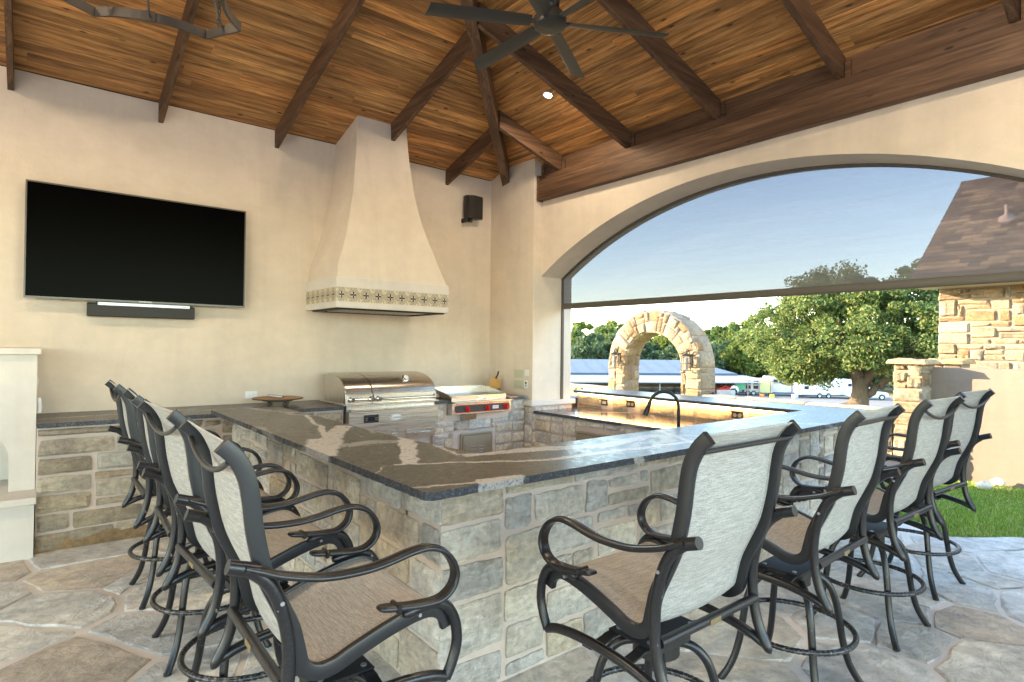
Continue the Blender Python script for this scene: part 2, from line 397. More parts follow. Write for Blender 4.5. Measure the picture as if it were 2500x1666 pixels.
BAR=[(.78,.73,.65),(.75,.70,.61),(.74,.72,.68),(.82,.77,.68),(.79,.70,.56),(.74,.64,.51),(.70,.69,.66),(.82,.74,.60),(.78,.75,.70),(.75,.73,.68),(.80,.77,.71)]
OUT=[(.39,.30,.205),(.42,.345,.25),(.36,.26,.16),(.40,.32,.22),(.44,.37,.28),(.36,.235,.13),(.39,.30,.21),(.42,.355,.27)]
SZ=[(4,2),(3,2),(5,2),(2,2),(6,2),(4,1),(3,1),(2,1),(4,3),(3,3),(5,1),(6,3),(2,3)]
stone_count={}
def lay(parent,f,L,H,g,pal,mat,depth=.022,joint=.011,sizes=SZ,seed=1,holes=(),nu=4,nv=3,jit=.008,name='stone'):
    r=random.Random(seed)
    for (a,b,c,d) in pack(L,H,g,sizes,r,holes):
        if b-a<joint*2.5 or d-c<joint*2.5: continue
        mb=stone_mesh(f,a+joint,b-joint,c+joint,d-joint,depth*r.uniform(.7,1.35),nu,nv,jit,r=r)
        k=r.uniform(.85,1.15); c_=r.choice(pal)
        n=stone_count.get(parent.name,0)
        obj(name,mb,mat,parent,smooth=26,color=tuple(min(1,x*k) for x in c_)); stone_count[parent.name]=n+1
def plane(O,U,V,N):
    O,U,V,N=map(Vector,(O,U,V,N)); return lambda u,v,h: O+U*u+V*v+N*h
# ---------------------------------------------------------------- ground, patio
def terr(d):
    T=[(0,-.06),(10,-.10),(50,-2.55),(70,-3.95),(87,-4.95),(99,-5.75),(3000,-5.75)]
    for (a,za),(b,zb) in zip(T,T[1:]):
        if d<=b: return za+(zb-za)*(d-a)/(b-a)
def ring_sheet(name,rads,mat,dz=0,kind='structure'):
    mb=MB(); n=96; vs=[];fs=[]
    for r in rads:
        for i in range(n): a=2*PI*i/n; vs.append((r*math.cos(a),r*math.sin(a),terr(r)+dz))
    for j in range(len(rads)-1):
        for i in range(n): k=(i+1)%n; fs.append((j*n+i,(j+1)*n+i,(j+1)*n+k,j*n+k))
    mb.add(vs,fs); return obj(name,mb,mat,kind=kind)
k=NT('lawn_grass'); p=k.pos(); M['lawn']=k.set(k.mix(k.noise(p,1.1,5),(.08,.17,.02),(.20,.22,.07)),.9,0,.1,k.noise(p,90,3),.8,.02)
k=NT('meadow_grass'); p=k.pos(); M['meadow']=k.set(k.mix(k.ramp(k.noise(p,.05,4),[(.4,0.),(.6,1.)]),(.09,.14,.03),(.36,.27,.17)),.9,0,.1)
k=NT('gravel_drive'); p=k.pos(); c=k.mix(k.noise(p,.09,6,.65),(.22,.20,.175),(.30,.27,.24)); M['gravel']=k.set(k.mix(.25,c,k.ramp(k.noise(p,3,5),[(.35,.7),(.65,1.1)]),'MULTIPLY'),.9,0,.1)
ring_sheet('lawn',[.01,4,8,12,16,22],M['lawn'])
ring_sheet('driveway',[22,30,40,50,60,70,80,87,99,112],M['gravel'])
ring_sheet('meadow',[112,130,160,220,400,900,2500],M['meadow'])
patio=MB(); EDGE=[(-7.2,-6),(6.3,-6),(6.25,-1),(6.1,.4),(6.06,1.04),(6.14,1.16),(6.22,1.38),(6.16,1.5),(6.35,1.8),(6.5,2.2),(6.55,6.0),(6.2,7.2),(-7.2,7.2)]
patio.prism([(x*.998,y) for x,y in EDGE],-.12,-.008)
patio=obj('patio_floor',patio,M['joint'],kind='structure')
for nm,b in (('rear_bounce_paving',(-18,6.2,-20,-6.02)),('side_bounce_paving',(-18,-7.22,-6.0,6.0))): obj(nm,MB().box(*b,-.12,-.03),M['joint'],kind='structure')  # unseen pale paving added so the bounced light is whiter than off grass
def flagstones():
    r=random.Random(11); sites=[]
    X0,X1,Y0,Y1=-2.6,7.0,-.9,6.3
    tries=0
    while len(sites)<200 and tries<60000:
        tries+=1; x,y=r.uniform(X0,X1),r.uniform(Y0,Y1)
        md=r.choice((.18,.26,.42,.68,.95))
        if all(((x-a)**2*.75+(y-b)**2*1.2)>((md+m_)*.42)**2 for a,b,m_ in sites): sites.append((x,y,md))
    pal=[(.62,.60,.56),(.57,.57,.54),(.64,.60,.53),(.60,.58,.53),(.60,.53,.45),(.64,.58,.50),(.62,.62,.60),(.56,.48,.39),(.68,.65,.59),(.61,.61,.59),(.64,.64,.61),(.56,.57,.56)]
    for i,(x,y,m_) in enumerate(sites):
        poly=[(x-1.2,y-1.2),(x+1.2,y-1.2),(x+1.2,y+1.2),(x-1.2,y+1.2)]
        for j,(a,b,_) in enumerate(sites):
            if i==j or (a-x)**2+(b-y)**2>5: continue
            dx,dy=a-x,b-y; L=math.hypot(dx,dy); nx,ny=dx/L,dy/L
            # power-weighted bisector shifted by the sizes, with a joint
            c=(L/2+(m_**2-_**2)*.20/L)-.008
            new=[]
            for q in range(len(poly)):
                p1,p2=poly[q],poly[(q+1)%len(poly)]
                d1=(p1[0]-x)*nx+(p1[1]-y)*ny-c; d2=(p2[0]-x)*nx+(p2[1]-y)*ny-c
                if d1<=0: new.append(p1)
                if (d1<0)!=(d2<0):
                    t=d1/(d1-d2); new.append((p1[0]+(p2[0]-p1[0])*t,p1[1]+(p2[1]-p1[1])*t))
            poly=new
            if len(poly)<3: break
        if len(poly)<3: continue
        # clip to the patio edge on the lawn side
        def inside(px,py):
            for (ax,ay),(bx,by) in zip(EDGE[1:11],EDGE[2:11]):
                if ay<=py<=by: return px<ax+(bx-ax)*(py-ay)/(by-ay+1e-9)+.02
            return px<6.5
        if not inside(x,y): continue
        out=[]
        for q in range(len(poly)):
            p1,p2=poly[q],poly[(q+1)%len(poly)]; L=math.hypot(p2[0]-p1[0],p2[1]-p1[1]); n=max(1,int(L/.13))
            for s in range(n):
                t=(s+(.0 if s else .08 if n>1 else 0))/n; jx,jy=(r.uniform(-.020,.020),r.uniform(-.020,.020)) if s else (0,0)
                out.append((p1[0]+(p2[0]-p1[0])*t+jx,p1[1]+(p2[1]-p1[1])*t+jy))
        out=[(px+(x-px)*.03,py+(y-py)*.03) if q%1==0 else (px,py) for q,(px,py) in enumerate(out)]
        out=[(px if inside(px,py) else px-.0,py) for px,py in out]
        mb=MB(); n=len(out); z=r.uniform(-.003,.003); tx,ty=r.uniform(-.006,.006),r.uniform(-.006,.006)
        zz=lambda a,b: z+tx*(a-x)+ty*(b-y)
        vs=[(a,b,-.03) for a,b in out]+[(a,b,zz(a,b)-.008) for a,b in out]+[(a+(x-a)*.03,b+(y-b)*.03,zz(a,b)+r.uniform(-.0015,.0015)) for a,b in out]+[(x,y,zz(x,y))]
        fs=[]
        for q in range(n):
            w=(q+1)%n; fs+= [(q,w,n+w,n+q),(n+q,n+w,2*n+w,2*n+q),(2*n+q,2*n+w,3*n)]
        mb.add(vs,fs); c_=r.choice(pal); kk=r.uniform(1.0,1.25)
        obj('flagstone',mb,M['flag'],patio,color=tuple(min(.8,v_*kk) for v_ in c_))
flagstones()
# ---------------------------------------------------------------- pavilion walls
XP,YJ=4.90,5.578
bw=MB().bbox(-6.5,4.905,6.484,6.78,-.1,3.9,.003); obj('back_wall',bw,M['plaster'],kind='structure')
pc=thing('corner_pillar',(5.2,6.0,0),'plastered corner pillar beside the griddle with a stone base under a pale ledge','pillar')
obj('shaft',MB().bbox(XP,5.585,YJ,6.79,.86,4.03,.004),M['plaster'],pc)
obj('base_core',MB().box(XP-.02,5.58,YJ-.025,6.78,-.1,.86),M['mortar'],pc)
cap=MB().bbox(XP-.06,5.62,5.515,6.4,.858,.922,.006); obj('ledge_cap',cap,M['plaster_pale'],pc,smooth=30)
lay(pc,plane((XP-.02,YJ-.025,0),(1,0,0),(0,0,1),(0,-1,0)),.6,.85,.075,BAR,M['stone'],seed=5,sizes=[(4,2),(3,3),(4,3),(2,2)])
lay(pc,plane((XP-.02,5.697,0),(0,-1,0),(0,0,1),(-1,0,0)),.142,.85,.075,BAR,M['stone'],seed=6,sizes=[(2,2),(2,3)],joint=.006)
# arch wall (inner face x=5.03) with circular-segment opening
YC,AH,ZS,RISE=2.955,2.623,2.51,.78; AR=(AH*AH+RISE*RISE)/(2*RISE); ZC=ZS+RISE-AR
def arc_pts(a=AH,n=48,off=0.):
    out=[]
    R_=AR-off
    a=min(a,math.sqrt(max(R_*R_-(ZS-ZC)**2,0))) if off else a
    t0=math.atan2(ZS-ZC,a)
    for i in range(n+1):
        t=t0+(PI-2*t0)*i/n; out.append((YC+R_*math.cos(t),ZC+R_*math.sin(t)))
    return out
aw=thing('arch_wall',(5.3,2.95,0),'cream plastered wall with the wide segmental arch opening over the bar','wall')
A=arc_pts()
poly=[(YJ+.001,ZS),(YJ+.001,3.95),(-1.3,3.95),(-1.3,-.1),(YC-AH,-.1)]+[(YC-AH,ZS)]+A[::-1][1:-1]
k=MB(); 
# build as strips so that faces stay clean
P_=arc_pts(n=48); vs=[];fs=[]
for x in (5.03,5.56):
    for (y,z) in P_: vs.append((x,y,z)); vs.append((x,y,3.8))
n=len(P_)*2
for i in range(len(P_)-1):
    a=2*i; fs.append((a,a+1,a+3,a+2)); fs.append((n+a,n+a+2,n+a+3,n+a+1)); fs.append((a,a+2,n+a+2,n+a))
k.add(vs,fs); obj('spandrel',k,M['plaster'],aw,smooth=30)
obj('pier',MB().box(5.03,5.56,-1.4,YC-AH,-.1,3.8),M['plaster'],aw)
# roller screen: track, fabric, hem bar
rs=thing('roller_screen',(5.41,2.95,2.1),'half lowered grey mesh roller screen in the arch opening','screen')
tr=MB(); prof=[(-.02,-.03),(.02,-.03),(.02,.0),(-.02,.0)]
path=[(5.40,y,z) for y,z in arc_pts(n=60)]
tr=MB().sweep([(5.41,y,z-.012) for y,z in path and [(p[1],p[2]) for p in path]],[(-.018,-.012),(.018,-.012),(.018,.012),(-.018,.012)],side=(1,0,0))
obj('curved_track',tr,simple('screen_track_brown',(.085,.07,.06),.5),rs)
for y in (YJ-.011,YC-AH+.011): obj('side_track',MB().box(5.392,5.428,y-.009,y+.009,.05,ZS),bpy.data.materials['screen_track_brown'],rs)
pts=[(y,z-.01) for y,z in arc_pts(n=60)]
k=MB(); vs=[(5.411,y,max(z,2.15)) for y,z in pts]+[(5.411,y,2.15) for y,z in pts]; n=len(pts)
k.add(vs,[(i,i+1,n+i+1,n+i) for i in range(n-1)])
q=NT('mesh_screen_fabric'); q.b.inputs['Base Color'].default_value=(.33,.335,.355,1); q.b.inputs['Roughness'].default_value=.8
p=q.pos(); wr=q.noise(q.map(p,(1,.35,14),(.09,0,0)),2.2,5,.6)
tb=q.n('BsdfTransparent'); tb.inputs[0].default_value=(.20,.192,.205,1); mx=q.n('MixShader'); 
q.t.links.new(q.ramp(wr,[(.35,.33),(.65,.40)]),mx.inputs[0]); q.l(tb,0,mx,1); q.l(q.b,0,mx,2); q.l(mx,0,q.out,0)
obj('mesh_fabric',k,q.m,rs)
hb=MB(); n=24
hb.sweep([(5.411,YC-AH+.02+(2*AH-.04)*i/n,2.142-.004*math.sin(PI*i/n)) for i in range(n+1)],rounded(.022,.036,.010,2),side=(1,0,0)); obj('hem_bar',hb,simple('hem_bar_bronze',(.085,.073,.06),.45,.1),rs,smooth=30)
# ---------------------------------------------------------------- roof
SL=.31
zA=lambda y: 3.905+SL*(6.484-y)
zB=lambda x: 3.98+SL*(4.98-x)
roof=thing('pavilion_roof',(-.66,1.7,3.9),'stained timber pavilion roof with exposed rafters and tongue and groove boards','roof')
YF,XL=-3.0,-7.2; YR=(6.484+YF)/2; XR=YR-1.262; XRL=XL+(6.484-YR)
ap=(XR,YR)
zD=lambda y: 3.905+SL*(y-YF)
def deck(P,off,th=.14):
    v=[(x,y,z+off) for x,y,z in P]; n=len(v)
    mb.add(v+[(x,y,z+off+th) for x,y,z in P],[tuple(range(n)),tuple(range(2*n-1,n-1,-1))]+[(i,(i+1)%n,n+(i+1)%n,n+i) for i in range(n)])
O_=.75; mb=MB(); ze=3.905-SL*O_; zr_=zA(YR)
cA,cB,cC,cD=(XL-O_,6.484+O_,ze),(6.484-1.262+O_,6.484+O_,ze),(6.484-1.262+O_,YF-O_,ze),(XL-O_,YF-O_,ze)
r1,r2=(XRL,YR,zr_),(XR,YR,zr_)
deck([cA,cB,r2,r1],.016); deck([cB,cC,r2],.016); deck([cC,cD,r1,r2],.016); deck([cD,cA,r1],.016)
obj('decking',mb,M['deck'],roof)
BP=[(.98,.98,.98),(1.08,1.0,.93),(.9,.92,.9),(1.12,1.0,.88),(.95,.9,.85),(1.06,1.06,1.0),(.84,.82,.8)]
th=math.atan(SL); ct,sn=math.cos(th),math.sin(th)
def board(plane_,k_,a,b,hip,r,first_=False):
    w=.12; prof=[(0,.014),(.006,-.001),(.0545,-.001),(.06,.010),(.0655,-.001),(.114,-.001),(.12,.014),(.12,.013),(0,.013)]
    mb=MB(); vs=[]
    for end in (0,1):
        for (s,h) in prof:
            d=k_*w+s; run=d*ct+h*0; up=d*sn+h
            if plane_=='A':
                y=6.484-run; z=3.905+up; x=a if end==0 else (y-1.262-.0 if hip else b)
                vs.append((x,y,z))
            else:
                x=5.06-run; z=zB(5.06)+up; y=(max(a,2*YR-1.262-x) if a is not None and first_ else a) if end==0 else (x+1.262 if hip else b)
                vs.append((x,y,z))
    n=len(prof); fs=[(i,(i+1)%n,n+(i+1)%n,n+i) for i in range(n)]+[tuple(range(n))[::-1],tuple(range(n,2*n))]
    mb.add(vs,fs); c=r.choice(BP); kk=r.uniform(.85,1.2)
    obj('board',mb,M['plankx' if plane_=='A' else 'planky'],roof,color=tuple(v_*kk for v_ in c))
r=random.Random(3)
for k_ in range(33):
    y=6.484-k_*.12*ct; xe=y-1.262-.12; xs=-2.2; x=xs; cuts=[xs]
    first=r.uniform(1.0,3.4); x=xs+first
    while x<xe-.9: cuts.append(x); x+=r.uniform(2.2,3.9)
    for i,a in enumerate(cuts):
        last=i==len(cuts)-1; board('A',k_,a+.0008,(None if last else cuts[i+1]-.0008),last,r)
for k_ in range(27):
    x0=5.06-k_*.12*ct; ye=x0+1.262-.12; ys_=max(-1.0,2*YR-1.262-x0); cuts=[ys_ if ys_>-1 else -1.0]; y=ys_+r.uniform(1.2,3.4)
    while y<ye-.9: cuts.append(y); y+=r.uniform(2.2,3.9)
    for i,a in enumerate(cuts):
        last=i==len(cuts)-1; board('B',k_,a+.0008,(None if last else cuts[i+1]-.0008),last,r,i==0)
# rafters
def rafter_a(x,y1,w=.042):
    y0=6.484
    mb=MB(); xs=(x,x+w); P=[(y0,zA(y0)-.193),(y0,zA(y0)+.02),(y1,zA(y1)+.02),(y1,zA(y1)-.193)]
    mb.extr(P,'x',xs[0],xs[1]); obj('rafter',mb,M['beamy'],roof)
for x in (-2.36,-1.28,-.2,.895,1.976,3.06,4.145): rafter_a(x,max(x+1.262+.05,1.9) if x>0.4 else 1.9)
def rafter_b(y,w=.05):
    x0,x1=5.02,max(max(y,2*YR-y)-1.262+.05,.6)
    P=[(x0,zB(x0)-.195),(x0,zB(x0)+.02),(x1,zB(x1)+.02),(x1,zB(x1)-.195)]
    obj('rafter',MB().extr(P,'y',y-w,y),M['beamx'],roof)
for y in (5.25,4.175,3.10,2.0,.92,-.17,-1.25): rafter_b(y)
hb=MB(); d=.05/math.sqrt(2)*1.0
def hipz(x): return zB(x)
a=(5.0,6.262); b=(ap[0],ap[1]); w=.052
nx,ny=w*.7071,-w*.7071
vs=[]
for (x,y) in (a,b):
    for sx in (-1,1):
        vs.append((x+sx*nx,y+sx*ny,hipz(x)-.215)); vs.append((x+sx*nx,y+sx*ny,hipz(x)+.02))
hb.add(vs,[(0,1,3,2),(4,6,7,5),(0,2,6,4),(1,5,7,3),(0,4,5,1),(2,3,7,6)]); obj('hip_beam',hb,M['beamh'],roof)
for (x0,y0),(x1,y1) in (((XR,YR-.02),(5.2,YF+.02)),((XRL,YR-.02),(XL,YF)),((XRL,YR+.02),(XL,6.484))):
    v=Vector((x1-x0,y1-y0,0)).normalized()
    hb=MB().sweep([(x0,y0,zr_-.12),(x1,y1,3.905-.1)],[(-.05,-.1),(.05,-.1),(.05,.1),(-.05,.1)],side=(-v.y,v.x,0)); obj('hip_beam',hb,M['beamh'],roof)
obj('ridge_beam',MB().box(XRL,XR-.06,YR-.05,YR+.05,zr_-.26,zr_+.01),M['beamx'],roof)
for x in (-4.5,-3.4,-2.36,-1.28,-.2,.895,1.976,3.06,4.1):
    y1=YR-.06 if x<XR else 2*YR-1.262-x-.05
    P=[(YF,zD(YF)-.19),(y1,zD(y1)-.19),(y1,zD(y1)+.01),(YF,zD(YF)+.01)]; obj('rafter',MB().extr(P,'x',x,x+.042),M['beamy'],roof)
obj('front_beam',MB().bbox(XL,5.2,YF-.1,YF+.1,3.42,3.70,.005),M['beamx'],roof)
# wall plate beam over the arch: frieze board, ledger and built up beam
bm=thing('header_beam',(5.0,2.9,3.47),'dark timber header beam running over the plastered arch','beam')
obj('lower_beam',MB().bbox(4.945,5.2,-1.4,5.545,3.468,3.70,.005),M['beamy'],bm)
obj('ledger',MB().bbox(4.965,5.2,-1.4,5.55,3.703,3.777,.004),M['beamy'],bm)
obj('end_block',MB().bbox(4.93,5.03,5.548,5.572,3.46,3.785,.003),M['beamy'],bm)
ys=[5.572,5.25,4.175,3.10,2.0,.92,-.17,-1.25]
for i in range(len(ys)-1):
    a,b=ys[i]-(.0 if i==0 else .052),ys[i+1]+.002
    obj('frieze_board',MB().bbox(5.035,5.06,b,a,3.78,3.99,.003),M['beamy'],bm)
    if i<6: obj('blocking',MB().bbox(5.005,5.034,a-.045,a-.003,3.779,3.93,.003),M['beamy'],bm)
# columns that carry the open sides, outside the frame
for (x,y,l) in ((-6.8,-3.0,'far left'),(5.25,-3.0,'right')):
    c=thing('roof_column',(x,y,0),f'square plastered column holding the open {l} corner of the roof behind the viewer','column')
    obj('shaft',MB().bbox(x-.25,x+.25,y-.25,y+.25,-.1,3.41,.01),M['plaster'],c)
# recessed lamps, the visible one and the added ones
def can_light(x,y,energy,vis=True,lab='unseen fill lamp added in the roof boards above the viewer'):
    z=min(zA(y) if y-1.262>x else 9,zB(x)) ; onA=(6.484-y)*SL+3.905< zB(x)
    z=min(zA(y),zB(x)); nrm=Vector((0,-SL,-1)).normalized() if zA(y)<zB(x) else Vector((-SL,0,-1)).normalized()
    t=thing('recessed_light',(x,y,z),'lit round recessed lamp in the boards between two rafters' if vis else lab,'ceiling lamp',None if vis else 'added fill lamps out of view')
    tr=MB().lathe([(.040,-.0),(.056,-.001),(.058,-.006),(.050,-.010),(.040,-.008),(.036,.004)],n=24); 
    rt=nrm.to_track_quat('-Z','Y')
    tr.v=[tuple(rt@Vector(p)+Vector((x,y,z))) for p in tr.v]; o=obj('trim_ring',tr,M['white'],t,smooth=40)
    g=MB().lathe([(0,-.004),(.038,-.004)],n=24); g.v=[tuple(rt@Vector(p)+Vector((x,y,z))) for p in g.v]
    o=obj('lamp_lens',g,M['lens'],t)
    l=bpy.data.lights.new('recessed_lamp_light','SPOT'); l.energy=energy; l.color=(1,.81,.57); l.spot_size=math.radians(176); l.spot_blend=.25; l.shadow_soft_size=.15
    lo=bpy.data.objects.new('recessed_lamp_light',l); COL.objects.link(lo); lo.parent=t; lo.location=nrm*.03; lo.rotation_euler=(0,0,0)
k=NT('lit_lens'); k.b.inputs['Emission Color'].default_value=(1,.86,.62,1); k.b.inputs['Emission Strength'].default_value=18; M['lens']=k.m
LAMP=24
can_light(4.131,4.504,LAMP*.45)
for (x,y,lab) in ((1.6,3.0,'unseen fill lamp added in the back roof slope, between the fan and the chandelier'),(-.7,3.2,'unseen fill lamp added in the back roof slope, left of the chandelier'),(3.4,.9,'unseen fill lamp added in the right roof slope, nearer the viewer than the fan'),(-2.8,3.2,'unseen fill lamp added in the back roof slope above the fireplace')): can_light(x,y,LAMP,False,lab)  # lamps out of view, added to brighten the interior
def text_obj(s,size,loc,rot,mat,parent,name='lettering',ext=.0006,align='CENTER',shear=0):
    c=bpy.data.curves.new(name,'FONT'); c.body=s; c.size=size; c.extrude=ext; c.align_x=align; c.align_y='CENTER'; c.shear=shear
    o=bpy.data.objects.new(name+'_c',c); COL.objects.link(o); bpy.context.view_layer.update()
    me=bpy.data.meshes.new_from_object(o.evaluated_get(bpy.context.evaluated_depsgraph_get())); bpy.data.objects.remove(o,do_unlink=True)
    me.materials.clear(); me.materials.append(mat)
    n=bpy.data.objects.new(name,me); n.location=Vector(loc)-(org(parent) if parent else Vector((0,0,0))); n.rotation_euler=rot
    return link(n,parent)
FY=(PI/2,0,0)      # text on a face looking at -y
FX=(PI/2,0,-PI/2)  # text on a face looking at -x
# ---------------------------------------------------------------- range hood
hd=thing('range_hood',(3.0,6.1,1.98),'flared cream plaster range hood with a band of patterned tiles above the grill','range hood')
HP=[(2.29,2.352,3.648,5.655),(2.45,2.375,3.575,5.68),(2.6,2.43,3.525,5.71),(2.9,2.515,3.415,5.77),(3.25,2.588,3.335,5.84),(3.55,2.625,3.297,5.88),(3.80,2.65,3.272,5.905),(4.12,2.672,3.255,5.935)]
HP=[tuple(v) for v in [(a,b,c,d) for a,b,c,d in HP]]
sm=[]
for i in range(len(HP)-1):
    for j in range(4):
        t=j/4; P0=HP[max(i-1,0)];P1=HP[i];P2=HP[i+1];P3=HP[min(i+2,len(HP)-1)]
        sm.append(tuple(.5*(2*b+(c-a)*t+(2*a-5*b+4*c-d)*t*t+(3*b-a-3*c+d)*t**3) for a,b,c,d in zip(P0,P1,P2,P3)))
sm.append(HP[-1])
mb=MB(); n=len(sm)
vs=[]
for z,l,r_,y in sm: vs+= [(l,6.49,z),(l,y,z),(r_,y,z),(r_,6.49,z)]
fs=[]
for i in range(n-1):
    for j in range(3): fs.append((4*i+j,4*i+j+1,4*i+4+j+1,4*i+4+j))
mb.add(vs,fs); obj('flared_body',mb,M['plaster'],hd,smooth=30)
l,r_,y=2.336,3.670,5.640
mb=MB().bbox(l,r_,y,6.49,2.183,2.290,.003).bbox(l,r_,y,6.49,1.978,2.041,.003).box(l+.008,r_-.008,y+.008,6.49,2.03,2.19)
mb.v=[p for p in mb.v]; obj('plaster_band',mb,M['plaster_pale'],hd)
# opening underneath with baffle filters
mb=MB().box(l+.03,r_-.03,y+.03,6.4,1.974,1.9795); obj('underside_liner',mb,simple('hood_liner_dark',(.03,.026,.022),.5,.6),hd)
for i in range(22):
    x=l+.17+i*(r_-l-.34)/22
    obj('baffle',MB().box(x,x+.022,y+.12,6.3,1.966,1.9735),M['steel2'],hd)
for (a,b,c,d) in ((l+.04,r_-.04,y+.03,y+.085),(l+.04,r_-.04,6.33,6.39),(l+.04,l+.11,y+.087,6.328),(r_-.11,r_-.04,y+.087,6.328)): obj('liner_trim',MB().box(a,b,c,d,1.962,1.9738),bpy.data.materials['hood_liner_dark'],hd)
# patterned tiles: material with diamond and cross drawn in tile coordinates
k=NT('patterned_tile'); tc=k.n('TexCoord').outputs['Generated']; sx=k.n('SeparateXYZ'); k.t.links.new(tc,sx.inputs[0])
u=k.math('ABSOLUTE',k.math('SUBTRACT',sx.outputs[0],.5)); v=k.math('ABSOLUTE',k.math('SUBTRACT',sx.outputs[2],.5))
dm=k.math('ADD',u,v)
band=k.math('MAXIMUM',k.math('COMPARE',dm,.34,.022),k.math('COMPARE',dm,.43,.016)); band=k.math('MAXIMUM',band,k.math('COMPARE',dm,.53,.02)); band=k.math('MAXIMUM',band,k.math('COMPARE',dm,.64,.018))
inside=k.math('LESS_THAN',dm,.27)
cross=k.math('MULTIPLY',inside,k.math('MAXIMUM',k.math('LESS_THAN',u,.055),k.math('LESS_THAN',v,.055)))
tipu=k.math('MULTIPLY',k.math('COMPARE',u,.15,.022),k.math('LESS_THAN',v,.075)); tipv=k.math('MULTIPLY',k.math('COMPARE',v,.15,.022),k.math('LESS_THAN',u,.075))
cross=k.math('MAXIMUM',cross,k.math('MAXIMUM',tipu,tipv)); cross=k.math('MAXIMUM',cross,k.math('LESS_THAN',dm,.085)); cross=k.math('MULTIPLY',cross,k.math('GREATER_THAN',dm,.03))
cream=k.mix(k.noise(k.obj(),30,4),(.54,.46,.32),(.70,.63,.48))
fl=k.math('MULTIPLY',k.math('GREATER_THAN',k.noise(k.map(tc,(9,9,9)),1,2),.56),k.math('GREATER_THAN',dm,.28))
c=k.mix(k.math('MULTIPLY',fl,.6),cream,(.22,.17,.09)); c=k.mix(k.math('MULTIPLY',band,.95),c,(.11,.085,.045)); c=k.mix(cross,c,(.012,.010,.03))
M['tile']=k.set(c,.3,0,.5)
k2=10; w=(r_-l)/9.65; x=l
tm=bpy.data.meshes.new('t')
for i in range(10):
    a=l+i*w-(.35*w if i else .0)*0; a=l+.001+i*w- .175*w; b=a+w-.0015; a=max(a,l+.001); b=min(b,r_-.001)
    o=MB().bbox(a,b,y+.0015,y+.009,2.0425,2.1815,.001); obj('patterned_tile',o,M['tile'],hd)
k=NT('patterned_tile_side')
wy=(6.484-y)/6
# side tiles: same drawing but across y
import copy as _c
m2=M['tile'].copy(); m2.name='patterned_tile_side'
for lk in list(m2.node_tree.links):
    if lk.from_node.bl_idname=='ShaderNodeSeparateXYZ' and lk.from_socket.name=='X':
        to=lk.to_socket; s_=lk.from_node; m2.node_tree.links.remove(lk); m2.node_tree.links.new(s_.outputs[1],to)
for i in range(6):
    a=y+.010+i*(6.484-y-.010)/6; o=MB().bbox(l+.0015,l+.009,a+.0008,a+(6.484-y-.010)/6-.0008,2.0425,2.1815,.001); obj('patterned_tile',o,m2,hd)
# ---------------------------------------------------------------- television, sound bar, speaker
tv=thing('television',(.8,6.42,2.46),'large black flat screen television mounted flat on the plaster wall','television')
obj('bezel',MB().bbox(-.068,1.665,6.366,6.40,1.972,2.954,.004),M['black'],tv)
obj('screen_panel',MB().box(-.058,1.655,6.362,6.3665,1.986,2.944),M['screen_glass'],tv)
for b in ((-.070,1.667,6.358,6.3655,1.968,1.985),(-.070,1.667,6.361,6.368,2.945,2.957),(-.070,-.059,6.361,6.368,1.986,2.9445),(1.656,1.667,6.361,6.368,1.986,2.9445)): obj('trim',MB().box(*b),simple('tv_trim',(.11,.105,.10),.35,.6) if 'tv_trim' not in bpy.data.materials else bpy.data.materials['tv_trim'],tv)
obj('wall_bracket',MB().box(.5,1.1,6.402,6.483,2.2,2.7),M['blackmatte'],tv)
text_obj('SAMSUNG',.022,(.80,6.3575,1.9765),FY,M['silver'],tv,'maker_name')
sb=thing('sound_bar',(.79,6.41,1.87),'black sound bar with a silver top edge on a shelf below the television','sound bar')
obj('bar_body',MB().bbox(.367,1.217,6.384,6.47,1.833,1.948,.006),M['blackmatte'],sb)
obj('top_strip',MB().bbox(.44,1.175,6.372,6.45,1.928,1.966,.006),M['silver'],sb)
obj('wall_shelf',MB().box(.367,1.217,6.471,6.4835,1.835,1.958),M['blackmatte'],sb)
text_obj('SONOS',.016,(1.13,6.3712,1.945),FY,M['black'],sb,'maker_name')
sp=thing('wall_speaker',(4.52,6.36,3.45),'black outdoor speaker on a bracket high on the wall near the corner','speaker')
prof=[(4.415,6.45),(4.405,6.40),(4.425,6.345),(4.50,6.318),(4.645,6.335),(4.655,6.37),(4.60,6.45)]
mb=MB().prism(prof,3.305,3.605); obj('cabinet',mb,M['black'],sp,smooth=50)
g=[(4.424,6.342),(4.50,6.3155),(4.643,6.332)]
mb=MB(); vs=[]
for (x,y2) in g: vs+=[(x,y2,3.32),(x,y2,3.59)]
mb.add([(a,b-.003,c) for a,b,c in vs],[(0,2,3,1),(2,4,5,3)]); obj('grille',mb,simple('speaker_grille',(.035,.03,.024),.7,0,.2,.2,120),sp)
obj('bracket',MB().box(4.40,4.43,6.36,6.484,3.25,3.304).cyl((4.49,6.40,3.262),.03,.04),M['blackmatte'],sp)
